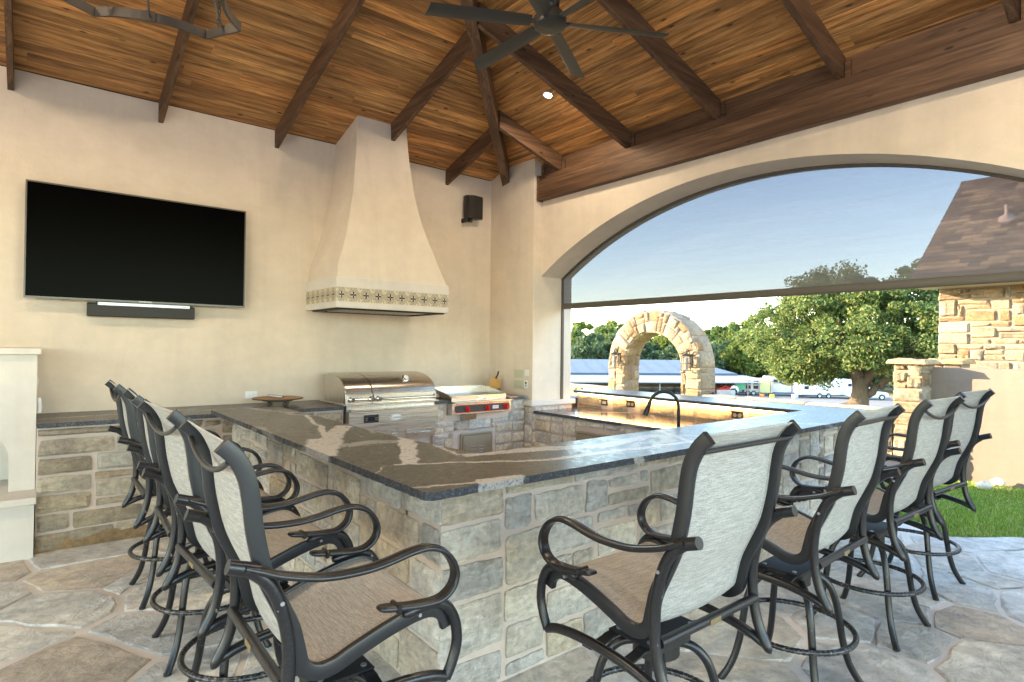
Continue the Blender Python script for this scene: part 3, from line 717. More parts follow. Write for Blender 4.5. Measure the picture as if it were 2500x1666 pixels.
# ---------------------------------------------------------------- back counter with masonry front
bc=thing('back_counter',(2.4,6.0,0),'stone faced counter along the plaster wall with a dark granite top, holding grill and griddle','counter')
FYP=5.70
obj('masonry_core',MB().box(.031,2.455,FYP+.004,6.483,-.1,.943),M['mortar'],bc)
obj('masonry_core',MB().box(3.525,4.879,FYP+.004,6.483,-.1,.806),M['mortar'],bc)
obj('masonry_core',MB().box(3.525,3.70,FYP+.004,6.30,.807,.943).box(4.59,4.879,FYP+.004,6.30,.807,.943).box(2.456,3.524,FYP+.06,6.4,-.1,.60),M['mortar'],bc)
holesL=[(.80,1.23,.37,.86)]
lay(bc,plane((.031,FYP,0),(1,0,0),(0,0,1),(0,-1,0)),2.42,.935,.072,[(.50,.46,.38),(.46,.41,.33),(.42,.37,.29),(.45,.44,.40),(.52,.46,.36),(.40,.33,.25)],M['stone'],seed=21,holes=holesL,sizes=[(6,2),(5,2),(7,2),(8,2),(4,2),(5,1),(9,2),(3,2)],joint=.012,nu=5,nv=3)
lay(bc,plane((3.53,FYP,0),(1,0,0),(0,0,1),(0,-1,0)),1.35,.94,.066,BAR,M['stone'],seed=23,holes=[(.16,1.07,.79,1),(.33,.84,.22,.60)],sizes=[(4,2),(3,2),(5,2),(3,1),(2,2),(2,1),(4,1)])
for i,(a,b,c) in enumerate(((.0,1.05,.02),(1.06,2.42,.03))):
    mb=stone_mesh(plane((.031+a,FYP-.008,0),(1,0,0),(0,0,1),(0,-1,0)),.005,b-a-.005,.0,.10,.02,6,2,.006); obj('stone',mb,M['stone'],bc,color=(.36,.25,.14))
def slab(name,poly,z0,z1,top,edge,parent,jr,amp=.004,step=.035):
    r=random.Random(jr); out=[];n=len(poly)
    for i in range(n):
        (x0,y0),(x1,y1)=poly[i],poly[(i+1)%n]; L=math.hypot(x1-x0,y1-y0); m=max(1,int(L/step)); nx,ny=(y1-y0)/L,-(x1-x0)/L
        for j in range(m):
            t=j/m; a=r.uniform(-amp,amp) if j and L>.12 else 0; out.append((x0+(x1-x0)*t+nx*a,y0+(y1-y0)*t+ny*a))
    mb=MB(); n=len(out); cx=sum(p[0] for p in out)/n
    mb.prism(out,z0,z1,0,1)
    # roughen the lower edge of the chiselled face
    for i in range(n):
        x,y_,z=mb.v[i]; mb.v[i]=(x+r.uniform(-amp,amp)*.6,y_+r.uniform(-amp,amp)*.6,z)
    return obj(name,mb,[top,edge],parent)
ZT=.98
slab('granite_top',[(.03,5.668),(2.452,5.668),(2.452,6.483),(.03,6.483)],.945,ZT,M['slab3'],M['slab_edge'],bc,1)
slab('granite_top',[(3.51,5.668),(3.715,5.668),(3.715,6.30),(3.51,6.30)],.945,ZT,M['slab3'],M['slab_edge'],bc,2)
slab('granite_top',[(4.60,5.64),(4.885,5.64),(4.885,6.30),(4.60,6.30)],.945,ZT,M['slab2'],M['slab_edge'],bc,3)
slab('granite_top',[(2.455,6.302),(4.885,6.302),(4.885,6.483),(2.455,6.483)],.945,ZT,M['slab3'],M['slab_edge'],bc,4)
# doors
def vent_door(label,f,x0,x1,z0,z1,handle,name='access_door'):
    # f maps (u,z,depth-out) to world
    t=thing(name,tuple(f((x0+x1)/2,z0,0)),label,'cabinet door')
    def bx(a,b,c,d,e,g,ch=.002):
        m=MB().bbox(a,b,e,g,c,d,ch); m.v=[tuple(f(x,z,y)) for x,y,z in m.v]; return m
    obj('frame',bx(x0,x1,z0,z1,0,.018),M['doorsteel'],t)
    obj('door_leaf',bx(x0+.025,x1-.025,z0+.025,z1-.025,.0185,.028),M['doorsteel'],t)
    obj('shadow_gap',bx(x0+.021,x1-.021,z0+.021,z1-.021,.0181,.0184,.00005),M['slot'],t)
    if handle:
        hx=x0+.055
        m=MB().tube([f(hx,z1-.19,.03),f(hx,z1-.18,.05),f(hx,z1-.12,.05),f(hx,z1-.11,.03)],.006,8); obj('handle',m,M['chrome'],t,smooth=40)
        for c in (0,1):
            for i in range(5):
                a=x0+.13+c*.11; zz=z1-.17-i*.035
                obj('louvre',bx(a,a+.075,zz,zz+.013,.0285,.038,.003),M['steel'],t)
    return t
vent_door('low brushed steel louvred door under the red knobbed griddle',lambda x,z,d:Vector((x,FYP-.012-d,z)),3.885,4.345,.24,.575,True)
vent_door('stainless door with a dark reflective panel in the stone counter behind the left stools',lambda x,z,d:Vector((x,FYP-.012-d,z)),.83,1.262,.39,.845,False,'fridge_door')
# ---------------------------------------------------------------- grill
gr=thing('built_in_grill',(2.98,6.0,.6),'wide stainless pellet grill with a double rounded lid and oval badge','grill')
GY=5.600
def lidprof(y0):  # (y,z) side outline of the lid: vertical back, domed, front band
    P=[(6.22,1.0),(6.22,1.285),(6.14,1.30)]
    for i in range(1,13):
        a=PI/2*i/12; P.append((6.12-.46*math.sin(a),1.115+.185*math.cos(a)))
    P+= [(5.655,1.105),(5.645,1.0)]
    return P
def lid(x0,x1,name):
    mb=MB().extr(lidprof(0),'x',x0,x1); obj(name,mb,M['steel'],gr,smooth=35)
lid(2.462,2.742,'small_lid'); lid(2.754,3.515,'main_lid')
obj('lid_gap',MB().extr([(y_+(.012 if y_<6 else -.012),z_-.012) for y_,z_ in lidprof(0)],'x',2.743,2.753),M['slot'],gr)
obj('side_panel',MB().extr([(y_+(.004 if y_<6 else -.002),z_-.001) for y_,z_ in lidprof(0)],'x',2.455,2.461),M['steel2'],gr)
for a,b in ((2.463,2.741),(2.755,3.514)): obj('lid_band',MB().bbox(a,b,5.632,5.66,1.008,1.098,.003),M['steel'],gr)
obj('base_flange',MB().bbox(2.43,3.55,5.63,6.28,.982,.998,.003),M['steel'],gr)
obj('fire_box',MB().box(2.47,3.51,5.66,6.2,.60,.981),M['steel2'],gr)
for a,b in ((2.50,2.72),(2.80,3.49)):
    obj('handle',MB().tube([(a,5.575,1.045),(b,5.575,1.045)],.011,10),M['chrome'],gr,smooth=60)
    for x in (a,b): obj('handle_mount',MB().cyl((x,5.632,1.045),.030,-.018,'y',14,.026).cyl((x,5.614,1.045),.018,-.05,'y',12,.021),M['chrome'],gr,smooth=40)
mb=MB().lathe([(0,.03),(.030,.03),(.040,.022),(.042,.008),(.030,0),(.0,0)],n=24)
rt=Vector((0,-.72,.69)).to_track_quat('Z','Y')
th_=mb; P0=Vector((3.19,5.765,1.235)); mb.v=[tuple(rt@Vector(p)+P0) for p in mb.v]; obj('thermometer',mb,M['chrome'],gr,smooth=40)
mb=MB().lathe([(0,.0305),(.028,.0305)],n=24); mb.v=[tuple(rt@Vector(p)+P0) for p in mb.v]; obj('dial',mb,M['white'],gr)
obj('front_shelf',MB().bbox(2.485,3.54,5.575,5.66,.925,.948,.004),M['steel'],gr)
obj('control_panel',MB().bbox(2.470,3.522,5.597,5.66,.758,.924,.003),M['steel'],gr)
obj('display',MB().bbox(2.630,2.795,5.590,5.598,.803,.884,.003),M['black'],gr)
obj('display_window',MB().box(2.675,2.745,5.5885,5.5898,.822,.862),simple('display_blue',(.01,.016,.03),.2),gr)
for x in (2.652,2.662,2.758,2.770,2.782):
    for z in (.832,.85): obj('button',MB().cyl((x,5.59,z),.0035,-.001,'y',8),M['silver'],gr)
mb=MB(); n=28; mb.v=[(2.995+.068*math.cos(2*PI*i/n),5.5965,.842+.036*math.sin(2*PI*i/n)) for i in range(n)]+[(2.995+.068*math.cos(2*PI*i/n),5.592,.842+.036*math.sin(2*PI*i/n)) for i in range(n)]
mb.f=[tuple(range(n,2*n))]+[(i,(i+1)%n,(i+1)%n+n,i+n) for i in range(n)]; mb.m=[0]*len(mb.f); bd=obj('badge',mb,M['white'],gr)
text_obj('Louisiana',.031,(2.995,5.5915,.842),FY,simple('badge_grey',(.09,.10,.12),.4),bd,'lettering',shear=.25)
mb=MB(); 
ring=[(2.995+.061*math.cos(2*PI*i/n),5.5912,.842+.030*math.sin(2*PI*i/n)) for i in range(n)]; mb.tube(ring,.0011,5,closed=True); obj('badge_ring',mb,bpy.data.materials['badge_grey'],bd)
obj('lower_panel',MB().bbox(2.475,3.493,5.610,5.66,.605,.7565,.003),M['steel'],gr)
dr=obj('drawer',MB().bbox(3.125,3.475,5.600,5.6095,.622,.700,.003),M['steel'],gr)
obj('pull_handle',MB().tube([(3.20,5.60,.664),(3.20,5.577,.664),(3.21,5.572,.664),(3.395,5.572,.664),(3.405,5.577,.664),(3.405,5.60,.664)],.006,8),M['chrome'],dr,smooth=50)
for i in range(3): obj('vent_slat',MB().bbox(2.95,3.03,5.600,5.609,.625+i*.028,.640+i*.028,.003),M['chrome'],gr)
# ---------------------------------------------------------------- griddle
gd=thing('flat_top_griddle',(4.15,5.95,.82),'stainless flat top griddle with three red knobs beside the grill','griddle')
obj('cooking_plate',MB().box(3.75,4.55,5.66,6.22,.99,1.005),simple('griddle_plate',(.33,.31,.28),.35,.7,.5,.2,5),gd)
sp_=MB().extr([(6.22,.985),(6.24,.985),(6.24,1.095),(6.225,1.095)],'x',3.74,4.57); obj('back_splash',sp_,M['steel'],gd)
for x in (3.735,4.555): obj('side_splash',MB().extr([(6.24,.985),(6.24,1.095),(6.05,1.09),(5.72,1.035),(5.66,.985)],'x',x,x+.012),M['steel2'],gd)
obj('front_lip',MB().bbox(3.72,4.60,5.575,5.665,.945,.962,.003).bbox(3.72,4.52,5.63,5.645,.963,1.028,.002),M['steel'],gd)
obj('side_wing',MB().bbox(4.525,4.66,5.575,6.2,.981,.986,.001),M['steel'],gd)
obj('grease_gutter',MB().box(3.75,4.52,5.646,5.66,.97,.98),M['steel2'],gd)
obj('control_box',MB().bbox(3.705,4.575,5.60,5.72,.815,.944,.003),M['steel'],gd)
k=rounded(.405,.045,.03,5)
mb=MB(); n=len(k); mb.v=[(4.145+a,5.5995,.878+b) for a,b in k]+[(4.145+a,5.596,.878+b) for a,b in k]; mb.f=[tuple(range(2*n-1,n-1,-1))]+[(i,(i+1)%n,n+(i+1)%n,n+i) for i in range(n)]; mb.m=[0]*len(mb.f); obj('red_border',mb,M['red'],gd)
k=rounded(.399,.039,.025,5)
mb=MB(); mb.v=[(4.145+a,5.596,.878+b) for a,b in k]+[(4.145+a,5.594,.878+b) for a,b in k]; mb.f=[tuple(range(2*n-1,n-1,-1))]+[(i,(i+1)%n,n+(i+1)%n,n+i) for i in range(n)]; mb.m=[0]*len(mb.f); obj('black_fascia',mb,simple('fascia_charcoal',(.03,.03,.032),.4),gd)
for x in (3.915,4.205,4.485):
    kb=obj('knob',MB().cyl((x,5.594,.876),.029,-.012,'y',20,.026).bbox(x-.009,x+.009,5.552,5.583,.846,.906,.004),M['red'],gd,smooth=40)
    obj('igniter_hole',MB().cyl((x-.048,5.594,.884),.009,-.006,'y',10),M['slot'],gd)
obj('name_plate',MB().box(4.285,4.375,5.5925,5.594,.859,.897),M['white'],gd)
text_obj('GUSTO',.027,(4.33,5.5922,.878),FY,simple('plate_red_blue',(.35,.03,.10),.4),gd)
for i in range(30):
    x=3.76+i*.0262
    if i in (8,9): continue
    obj('vent_slot',MB().box(x,x+.014,5.5985,5.6,.930,.937),M['slot'],gd)
text_obj('HOT',.018,(4.17,5.5995,.934),FY,M['red'],gd,'warning_text')
obj('drip_tray',MB().extr([(5.60,.812),(5.62,.745),(5.70,.745),(5.70,.812)],'x',3.89,4.06),M['steel'],gd)
obj('lifting_hook',MB().tube([(4.10,5.628,.985),(4.10,5.615,.985),(4.20,5.615,.985),(4.20,5.628,.985)],.004,6).bbox(4.08,4.22,5.626,5.63,.972,.998,.001),M['chrome'],gd,smooth=50)
# ---------------------------------------------------------------- knife block
kn=thing('knife_block',(4.74,6.17,ZT),'honey coloured wooden knife block with two black handled knives','knife block',rz=.35)
mb=MB().extr([(-.075,0),(.07,0),(.07,.09),(.0,.225),(-.075,.185)],'x',-.05,.05); obj('block',mb,M['bamboo'],kn,local=True)
for i in range(5): obj('slot',MB().box(-.045+i*.02,-.036+i*.02,-.0765,-.0755,.05,.075),M['slot'],kn,local=True)
for (x,y_,z) in ((-.01,-.035,.20),(.022,-.02,.205)):
    obj('knife_handle',MB().sweep([(x,y_,z),(x,y_-.03,z+.05),(x,y_-.04,z+.095)],rounded(.006,.012,.004,2)),M['black'],kn,local=True,smooth=40)
# ---------------------------------------------------------------- lazy susan and remote
lz=thing('lazy_susan_tray',(1.93,6.10,ZT),'round woven tray on a scrolled iron stand on the granite counter','tray')
mb=MB().lathe([(0,.066),(.20,.066),(.232,.069),(.238,.075),(.232,.080),(.20,.078),(0,.078)],(1.93,6.10,ZT),36)
k=NT('woven_cane'); kv=k.obj(); wv=k.n('TexWave',wave_type='RINGS',rings_direction='SPHERICAL'); wv.inputs['Scale'].default_value=22; wv.inputs['Distortion'].default_value=1.5; k.t.links.new(kv,wv.inputs['Vector'])
M['cane']=k.set(k.mix(wv.outputs['Fac'],(.22,.11,.045),(.50,.30,.15)),.6,0,.3,wv.outputs['Fac'],.6,.004)
obj('cane_disc',mb,M['cane'],lz,smooth=40)
mb=MB().tube([(1.93+.2385*math.cos(2*PI*i/40),6.10+.2385*math.sin(2*PI*i/40),ZT+.074) for i in range(40)],.006,6,closed=True); obj('iron_rim',mb,M['bronze'],lz,smooth=60)
mb=MB().tube([(1.93+.145*math.cos(2*PI*i/30),6.10+.145*math.sin(2*PI*i/30),ZT+.055) for i in range(30)],.006,6,closed=True)
obj('stand_ring',mb,M['bronze'],lz,smooth=60)
for a in (20,110,200,290):
    c,s=math.cos(math.radians(a)),math.sin(math.radians(a))
    P=[(.145,.055),(.125,.05),(.10,.035),(.09,.018),(.105,.006),(.125,.010),(.125,.024),(.112,.024)]
    obj('scroll_foot',MB().tube([(1.93+c*p.x,6.10+s*p.x,ZT+p.z) for p in cat_rom([(a_,0,b_) for a_,b_ in P],3)],.005,6),M['bronze'],lz,smooth=60)
rm=thing('remote_control',(1.90,6.08,ZT+.079),'pale grey remote control lying on the woven tray','remote control',rz=.9)
mb=MB().sweep([(0,-.075,.012),(0,-.03,.014),(0,.03,.022),(0,.075,.030)],rounded(.022,.009,.006,2),side=(1,0,0)); obj('remote_body',mb,M['silver'],rm,local=True,smooth=50)
for i in range(4):
    for j in (-1,0,1): obj('button',MB().cyl((j*.011,-.045+i*.022,.0225+i*.003),.0035,.002,n=8),M['black'],rm,local=True)
# ---------------------------------------------------------------- wall plates
def outlet_plate(label,f,w,h,mat,kind='duplex',n=1,name='wall_outlet',cat='outlet',group=None):
    t=thing(name,tuple(f(0,0,0)),label,cat,group)
    def bx(a,b,c,d,e,g,ch=.001):
        m=MB().bbox(a,b,e,g,c,d,ch); m.v=[tuple(f(x,z,y)) for x,y,z in m.v]; return m
    obj('cover_plate',bx(-w/2,w/2,-h/2,h/2,0,.006,.002),mat,t)
    if kind=='duplex':
        for s in (-1,1):
            if w>h: cx,cz=s*w*.2,0
            else: cx,cz=0,s*h*.2
            q=MB().cyl((0,0,0),min(w,h)*.26,.003,'z',16); q.v=[tuple(f(cx+x,cz+y,.006+z)) for x,y,z in q.v]; o=obj('receptacle',q,M['ivory'] if mat is M['brownplate'] else mat,t)
            for dx in (-.006,.006): obj('slot',bx(cx+dx-.0015,cx+dx+.0015,cz-.004,cz+.006,.0092,.0096,.0001),M['slot'],o)
    elif kind=='rocker':
        for i in range(n):
            cx=(i-(n-1)/2)*w/(n+.35); obj('rocker',bx(cx-.012,cx+.012,-h*.27,h*.27,.006,.011,.003),M['ivory'] if mat is M['ivory'] else M['white'],t)
    elif kind=='gfci':
        obj('receptacle',bx(-w*.3,w*.3,-h*.24,h*.24,.006,.010,.002),M['white'],t)
        for s in (-1,1):
            for dx in (-.005,.005): obj('slot',bx(s*w*.18-.003+0*dx,s*w*.18+.003,dx-.0012,dx+.0012,.0101,.0104,.0001),M['slot'],t)
    return t
fb=lambda X,Z:(lambda a,b,d:Vector((X+a,6.4835-d,Z+b)))
outlet_plate('cream outlet plate low on the plaster wall behind the woven tray',fb(1.778,1.068),.118,.076,M['white'],'gfci')
fp=lambda Y,Z:(lambda a,b,d:Vector((XP-.0002-d,Y-a,Z+b)))
outlet_plate('upper cream four gang switch plate on the corner pillar',fp(5.845,1.254),.196,.105,M['ivory'],'rocker',4,'switch_plate','light switch')
outlet_plate('lower cream four gang switch plate on the corner pillar',fp(5.845,1.12),.190,.105,M['ivory'],'rocker',4,'switch_plate','light switch')
outlet_plate('small white single switch plate right of the upper cream plate',fp(5.684,1.27),.088,.080,M['white'],'rocker',1,'switch_plate','light switch')
t=outlet_plate('white remote holder with two round black buttons beside the lower switches',fp(5.694,1.12),.072,.104,M['white'],'none',1,'fan_remote','remote control')
for dz,r__ in ((.022,.015),(-.012,.009)): obj('button',MB().cyl((XP-.006,5.694,1.12+dz),r__,-.004,'x',14),M['black'],t)
# ---------------------------------------------------------------- fireplace
fpz=thing('fireplace',(-1.2,6.1,0),'low pale limestone fireplace with mantel shelf and arched firebox at the left edge','fireplace')
X1=.027; FB=5.85
# body with arched opening
ax,aw_=-.90,.77
P=[]; za,zt=.72,1.06
poly=[(X1,.456),(X1,1.497),(-2.2,1.497),(-2.2,.456),(ax-aw_,.456)]+[(ax-aw_*math.cos(PI*i/20),za+(zt-za)*math.sin(PI*i/20)) for i in range(21)]+[(ax+aw_,.456)]
mb=MB().extr(poly,'y',FB,FB+.25); obj('surround',mb,M['plaster_pale'],fpz)
obj('side_body',MB().box(-.135+.0,X1-.001,FB+.251,6.483,.456,1.495).box(-2.2,-1.7,FB+.251,6.483,.456,1.495).box(-1.69,-.14,6.40,6.483,.456,1.495),M['plaster_pale'],fpz)
obj('mantel_shelf',MB().bbox(-2.26,.052,5.805,6.483,1.499,1.549,.005),M['plaster_pale'],fpz)
obj('hearth_slab',MB().bbox(-2.3,.037,5.545,6.48,.403,.454,.005),M['plaster_pale'],fpz)
obj('hearth_base',MB().box(-2.26,.024,5.60,6.48,-.05,.402),M['plaster_pale'],fpz)
ff=lambda Z:(lambda a,b,d:Vector((X1+d,5.93+a,Z+b)))
t=outlet_plate('tall white switch plate on the side of the fireplace',ff(1.285),.05,.09,M['white'],'rocker',1,'switch_plate','light switch')
t=thing('remote_handset',(X1+.012,5.93,1.10),'rounded white handset hung on the side of the fireplace below a switch','remote control')
obj('holder',MB().sweep([(X1+.018,5.93,1.04),(X1+.022,5.93,1.08),(X1+.018,5.93,1.12),(X1+.014,5.93,1.16)],rounded(.014,.022,.008,3),side=(1,0,0)),M['white'],t,smooth=60)
# ---------------------------------------------------------------- U shaped bar
ZB=1.015
bar=thing('stone_bar',(3.8,2.3,0),'U shaped stone bar with a thick dark leathered granite top and pale veins','bar counter')
WX,WY=1.405,2.20
core=MB().box(WX+.004,1.72,WY+.3,5.69,-.1,.978).box(WX+.004,6.2,WY+.004,2.52,-.1,.978).box(5.845,6.2,2.521,5.70,-.1,.978)
obj('masonry_core',core,M['mortar'],bar)
SZB=[(4,2),(3,2),(5,2),(4,2),(4,3),(2,2),(5,2),(3,1),(6,2),(3,2),(4,1),(5,3)]
lay(bar,plane((WX-.012,WY,0),(1,0,0),(0,0,1),(0,-1,0)),4.80,.97,.092,BAR,M['stone'],seed=31,depth=.015,sizes=SZB,nu=7,nv=4,joint=.014,jit=.009)
lay(bar,plane((WX,5.68,0),(0,-1,0),(0,0,1),(-1,0,0)),3.492,.97,.092,BAR,M['stone'],seed=35,depth=.015,sizes=SZB,nu=7,nv=4,joint=.014,jit=.009)
# inside faces seen between the slabs
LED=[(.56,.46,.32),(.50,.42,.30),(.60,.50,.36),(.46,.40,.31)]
OL=[(5.19,.885,'gfci'),(4.753,.90,'duplex'),(3.313,.90,'duplex')]
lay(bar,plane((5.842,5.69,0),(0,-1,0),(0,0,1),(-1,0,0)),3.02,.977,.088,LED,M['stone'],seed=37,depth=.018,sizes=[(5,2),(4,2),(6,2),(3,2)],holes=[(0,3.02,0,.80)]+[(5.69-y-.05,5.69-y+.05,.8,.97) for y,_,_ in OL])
def rc(cx,cy,r,a0,a1,n=5): return [(cx+r*math.cos(math.radians(a0+(a1-a0)*i/n)),cy+r*math.sin(math.radians(a0+(a1-a0)*i/n))) for i in range(n+1)]
U=[(1.22,5.665)]+rc(1.262,2.057,.042,180,270)+rc(6.38,2.057,.042,270,360)+[(6.42,5.735),(5.80,5.735),(5.80,2.62),(1.90,2.60),(1.86,2.9),(1.815,3.6),(1.80,5.665)]
slab('granite_top',U,.980,ZB,M['slab'],M['slab_edge'],bar,9,.0035,.03)
for (y,z,kd) in OL:
    t=outlet_plate({5.19:'brown outlet plate with a white insert nearest the wicker chair, under the bar ledge',4.753:'brown double outlet plate left of the tap, under the bar ledge',3.313:'brown double outlet plate right of the tap, under the bar ledge'}[y],(lambda yy,zz:(lambda a,b,d:Vector((5.826-d,yy-a,zz+b))))(y,z),.135 if kd=='duplex' else .11,.078,M['brownplate'],kd)
    obj('toothed_hood',MB().box(5.790,5.8255,y-.06,y+.06,z+.040,z+.046),M['brownplate'],t)
    for i in range(7): obj('tooth',MB().box(5.786,5.7895,y-.058+i*.018,y-.048+i*.018,z+.030,z+.047),M['brownplate'],t)
# warm light strip under the ledge
k=NT('led_strip'); k.b.inputs['Emission Color'].default_value=(1,.60,.22,1); k.b.inputs['Emission Strength'].default_value=3.5; M['led']=k.m
ls=thing('light_strip',(5.82,4.15,.975),'thin warm lit strip hidden under the edge of the bar ledge','light strip')
obj('diffuser',MB().box(5.806,5.816,2.66,5.66,.972,.979),M['led'],ls)
al=bpy.data.lights.new('strip_light','AREA'); al.shape='RECTANGLE'; al.size=.012; al.size_y=2.95; al.energy=1.7; al.color=(1,.58,.22)
ao=bpy.data.objects.new('strip_light',al); COL.objects.link(ao); ao.parent=ls; ao.location=(-.009,.01,-.006); ao.rotation_euler=(0,math.radians(18),0)
# ---------------------------------------------------------------- sink counter
sc=thing('sink_counter',(5.3,4.1,0),'low stone faced sink counter with a polished granite top in front of the lit ledge','counter')
SX=4.93
obj('masonry_core',MB().box(SX+.004,5.80,2.54,5.55,-.1,.765),M['mortar'],sc)
lay(sc,plane((SX,5.55,0),(0,-1,0),(0,0,1),(-1,0,0)),2.48,.76,.072,BAR,M['stone'],seed=41,sizes=SZB,holes=[(.76,1.24,.22,.66)])
obj('masonry_core',MB().box(1.9,4.90,2.53,3.05,-.1,.765),M['mortar'],sc)
slab('granite_top',[(1.88,2.53),(5.822,2.53),(5.822,5.55),(4.90,5.55),(4.90,3.09),(1.88,3.09)],.767,.80,M['slab2'],M['slab_edge'],sc,12,.002)
vent_door('bronze toned access door below the sink counter',lambda y,z,d:Vector((SX-.012-d,-y,z)),-4.80,-4.33,.22,.635,False)
fc=thing('kitchen_tap',(4.13,2.87,.80),'tall dark bronze gooseneck kitchen tap with pull down spray head','tap')
R_=.122; tx,ty=4.13,2.87
P=[(tx,ty,.80),(tx,ty,.90),(tx,ty,1.0),(tx,ty,1.08)]+[(tx-.77*R_*(1-math.cos(PI*i/12*.93)),ty+.63*R_*(1-math.cos(PI*i/12*.93)),1.125+R_*math.sin(PI*i/12*.93)) for i in range(0,13)]
obj('neck',MB().tube(P,.0135,12),M['faucet'],fc,smooth=60)
e=Vector(P[-1]); d=(Vector(P[-1])-Vector(P[-2])).normalized()
obj('spray_head',MB().sweep([e-d*.005,e+d*.03,e+d*.085,e+d*.11],[(.017*math.cos(2*PI*i/14),.017*math.sin(2*PI*i/14)) for i in range(14)],scale=[.95,1,1.3,1.35]),M['faucet'],fc,smooth=50)
obj('spray_button',MB().bbox(e.x-.03,e.x-.014,e.y-.008,e.y+.008,e.z-.045,e.z-.02,.003),M['faucet'],fc)
obj('base_flange',MB().cyl((4.13,2.87,.8002),.028,.012,n=20),M['faucet'],fc,smooth=40)
obj('lever',MB().tube([(4.13,2.87,.86),(4.18,2.87,.865),(4.21,2.87,.90)],.006,8),M['faucet'],fc,smooth=60)
# ---------------------------------------------------------------- wicker chair beyond the opening
wk=thing('wicker_chair',(5.85,5.98,0),'dark brown woven wicker chair back behind the sink counter','chair')
k=NT('wicker_weave'); v=k.obj(); ch=k.n('TexBrick'); ch.inputs['Scale'].default_value=26; ch.inputs['Mortar Size'].default_value=.018; ch.inputs['Color1'].default_value=(.24,.14,.07,1); ch.inputs['Color2'].default_value=(.14,.085,.045,1); ch.inputs['Mortar'].default_value=(.012,.01,.009,1)
k.t.links.new(k.map(v,(1,1,1),(PI/2,0,0)),ch.inputs['Vector']); M['wicker']=k.set(ch.outputs['Color'],.6,0,.3,ch.outputs['Fac'],.8,.01)
x0,x1,y0,y1=5.63,6.08,5.76,6.22
obj('top_panel',MB().bbox(x0+.03,x1-.03,y0+.03,y1-.03,.885,.902,.003),simple('wicker_top_grey',(.10,.105,.12),.5,0,.4,.2,60,.5,150),wk)
for b in ((x0,x1,y0,y0+.03),(x0,x1,y1-.03,y1),(x0,x0+.03,y0+.031,y1-.031),(x1-.03,x1,y0+.031,y1-.031)): obj('rail',MB().bbox(*b,.868,.905,.006),simple('wicker_frame',(.045,.035,.03),.5) if 'wicker_frame' not in bpy.data.materials else bpy.data.materials['wicker_frame'],wk)
for b in ((x0+.03,x1-.03,y0+.008,y0+.02),(x0+.03,x1-.03,y1-.02,y1-.008),(x0+.008,x0+.02,y0+.03,y1-.03),(x1-.02,x1-.008,y0+.03,y1-.03)): obj('woven_side',MB().box(*b,.25,.867),M['wicker'],wk)
for x in (x0,x1-.03):
    for y in (y0,y1-.03): obj('leg',MB().box(x,x+.03,y,y+.03,-.02,.867),bpy.data.materials['wicker_frame'],wk)
# ---------------------------------------------------------------- bar stools
def T(u,z): return (.94*(u+1.34)-1.34,1.6-.94*(1.6-z))
def pr(lst,x=0,k=4): return cat_rom([(x,*T(u,z)) for u,z in lst],k)
RAIL=[(-.325,1.325),(-.287,1.286),(-.258,1.228),(-.245,1.16),(-.238,1.10),(-.228,1.04),(-.205,.946),(-.165,.856),(-.130,.778),(-.113,.71),(-.097,.655),(-.055,.625),(0,.626),(.061,.648),(.146,.676),(.217,.695),(.292,.708),(.345,.704),(.385,.675),(.40,.635)]
ARM=[(-.268,.99),(-.223,.970),(-.163,.944),(-.048,.913),(.07,.905),(.155,.912),(.246,.928),(.313,.928),(.376,.897),(.413,.836),(.404,.781),(.357,.748),(.29,.747),(.206,.758),(.131,.772)]
POST=[(-.262,.985),(-.215,.945),(-.185,.90),(-.163,.84),(-.148,.77),(-.143,.70),(-.148,.62),(-.168,.53),(-.205,.455),(-.222,.432)]
LOW=[(.384,.474),(.335,.493),(.27,.505),(.19,.511),(.10,.511),(.01,.506),(-.08,.494),(-.16,.473),(-.222,.436)]
FRONT=[(.22,.728),(.30,.738),(.345,.734),(.388,.710),(.418,.655),(.427,.585),(.412,.525),(.384,.470)]
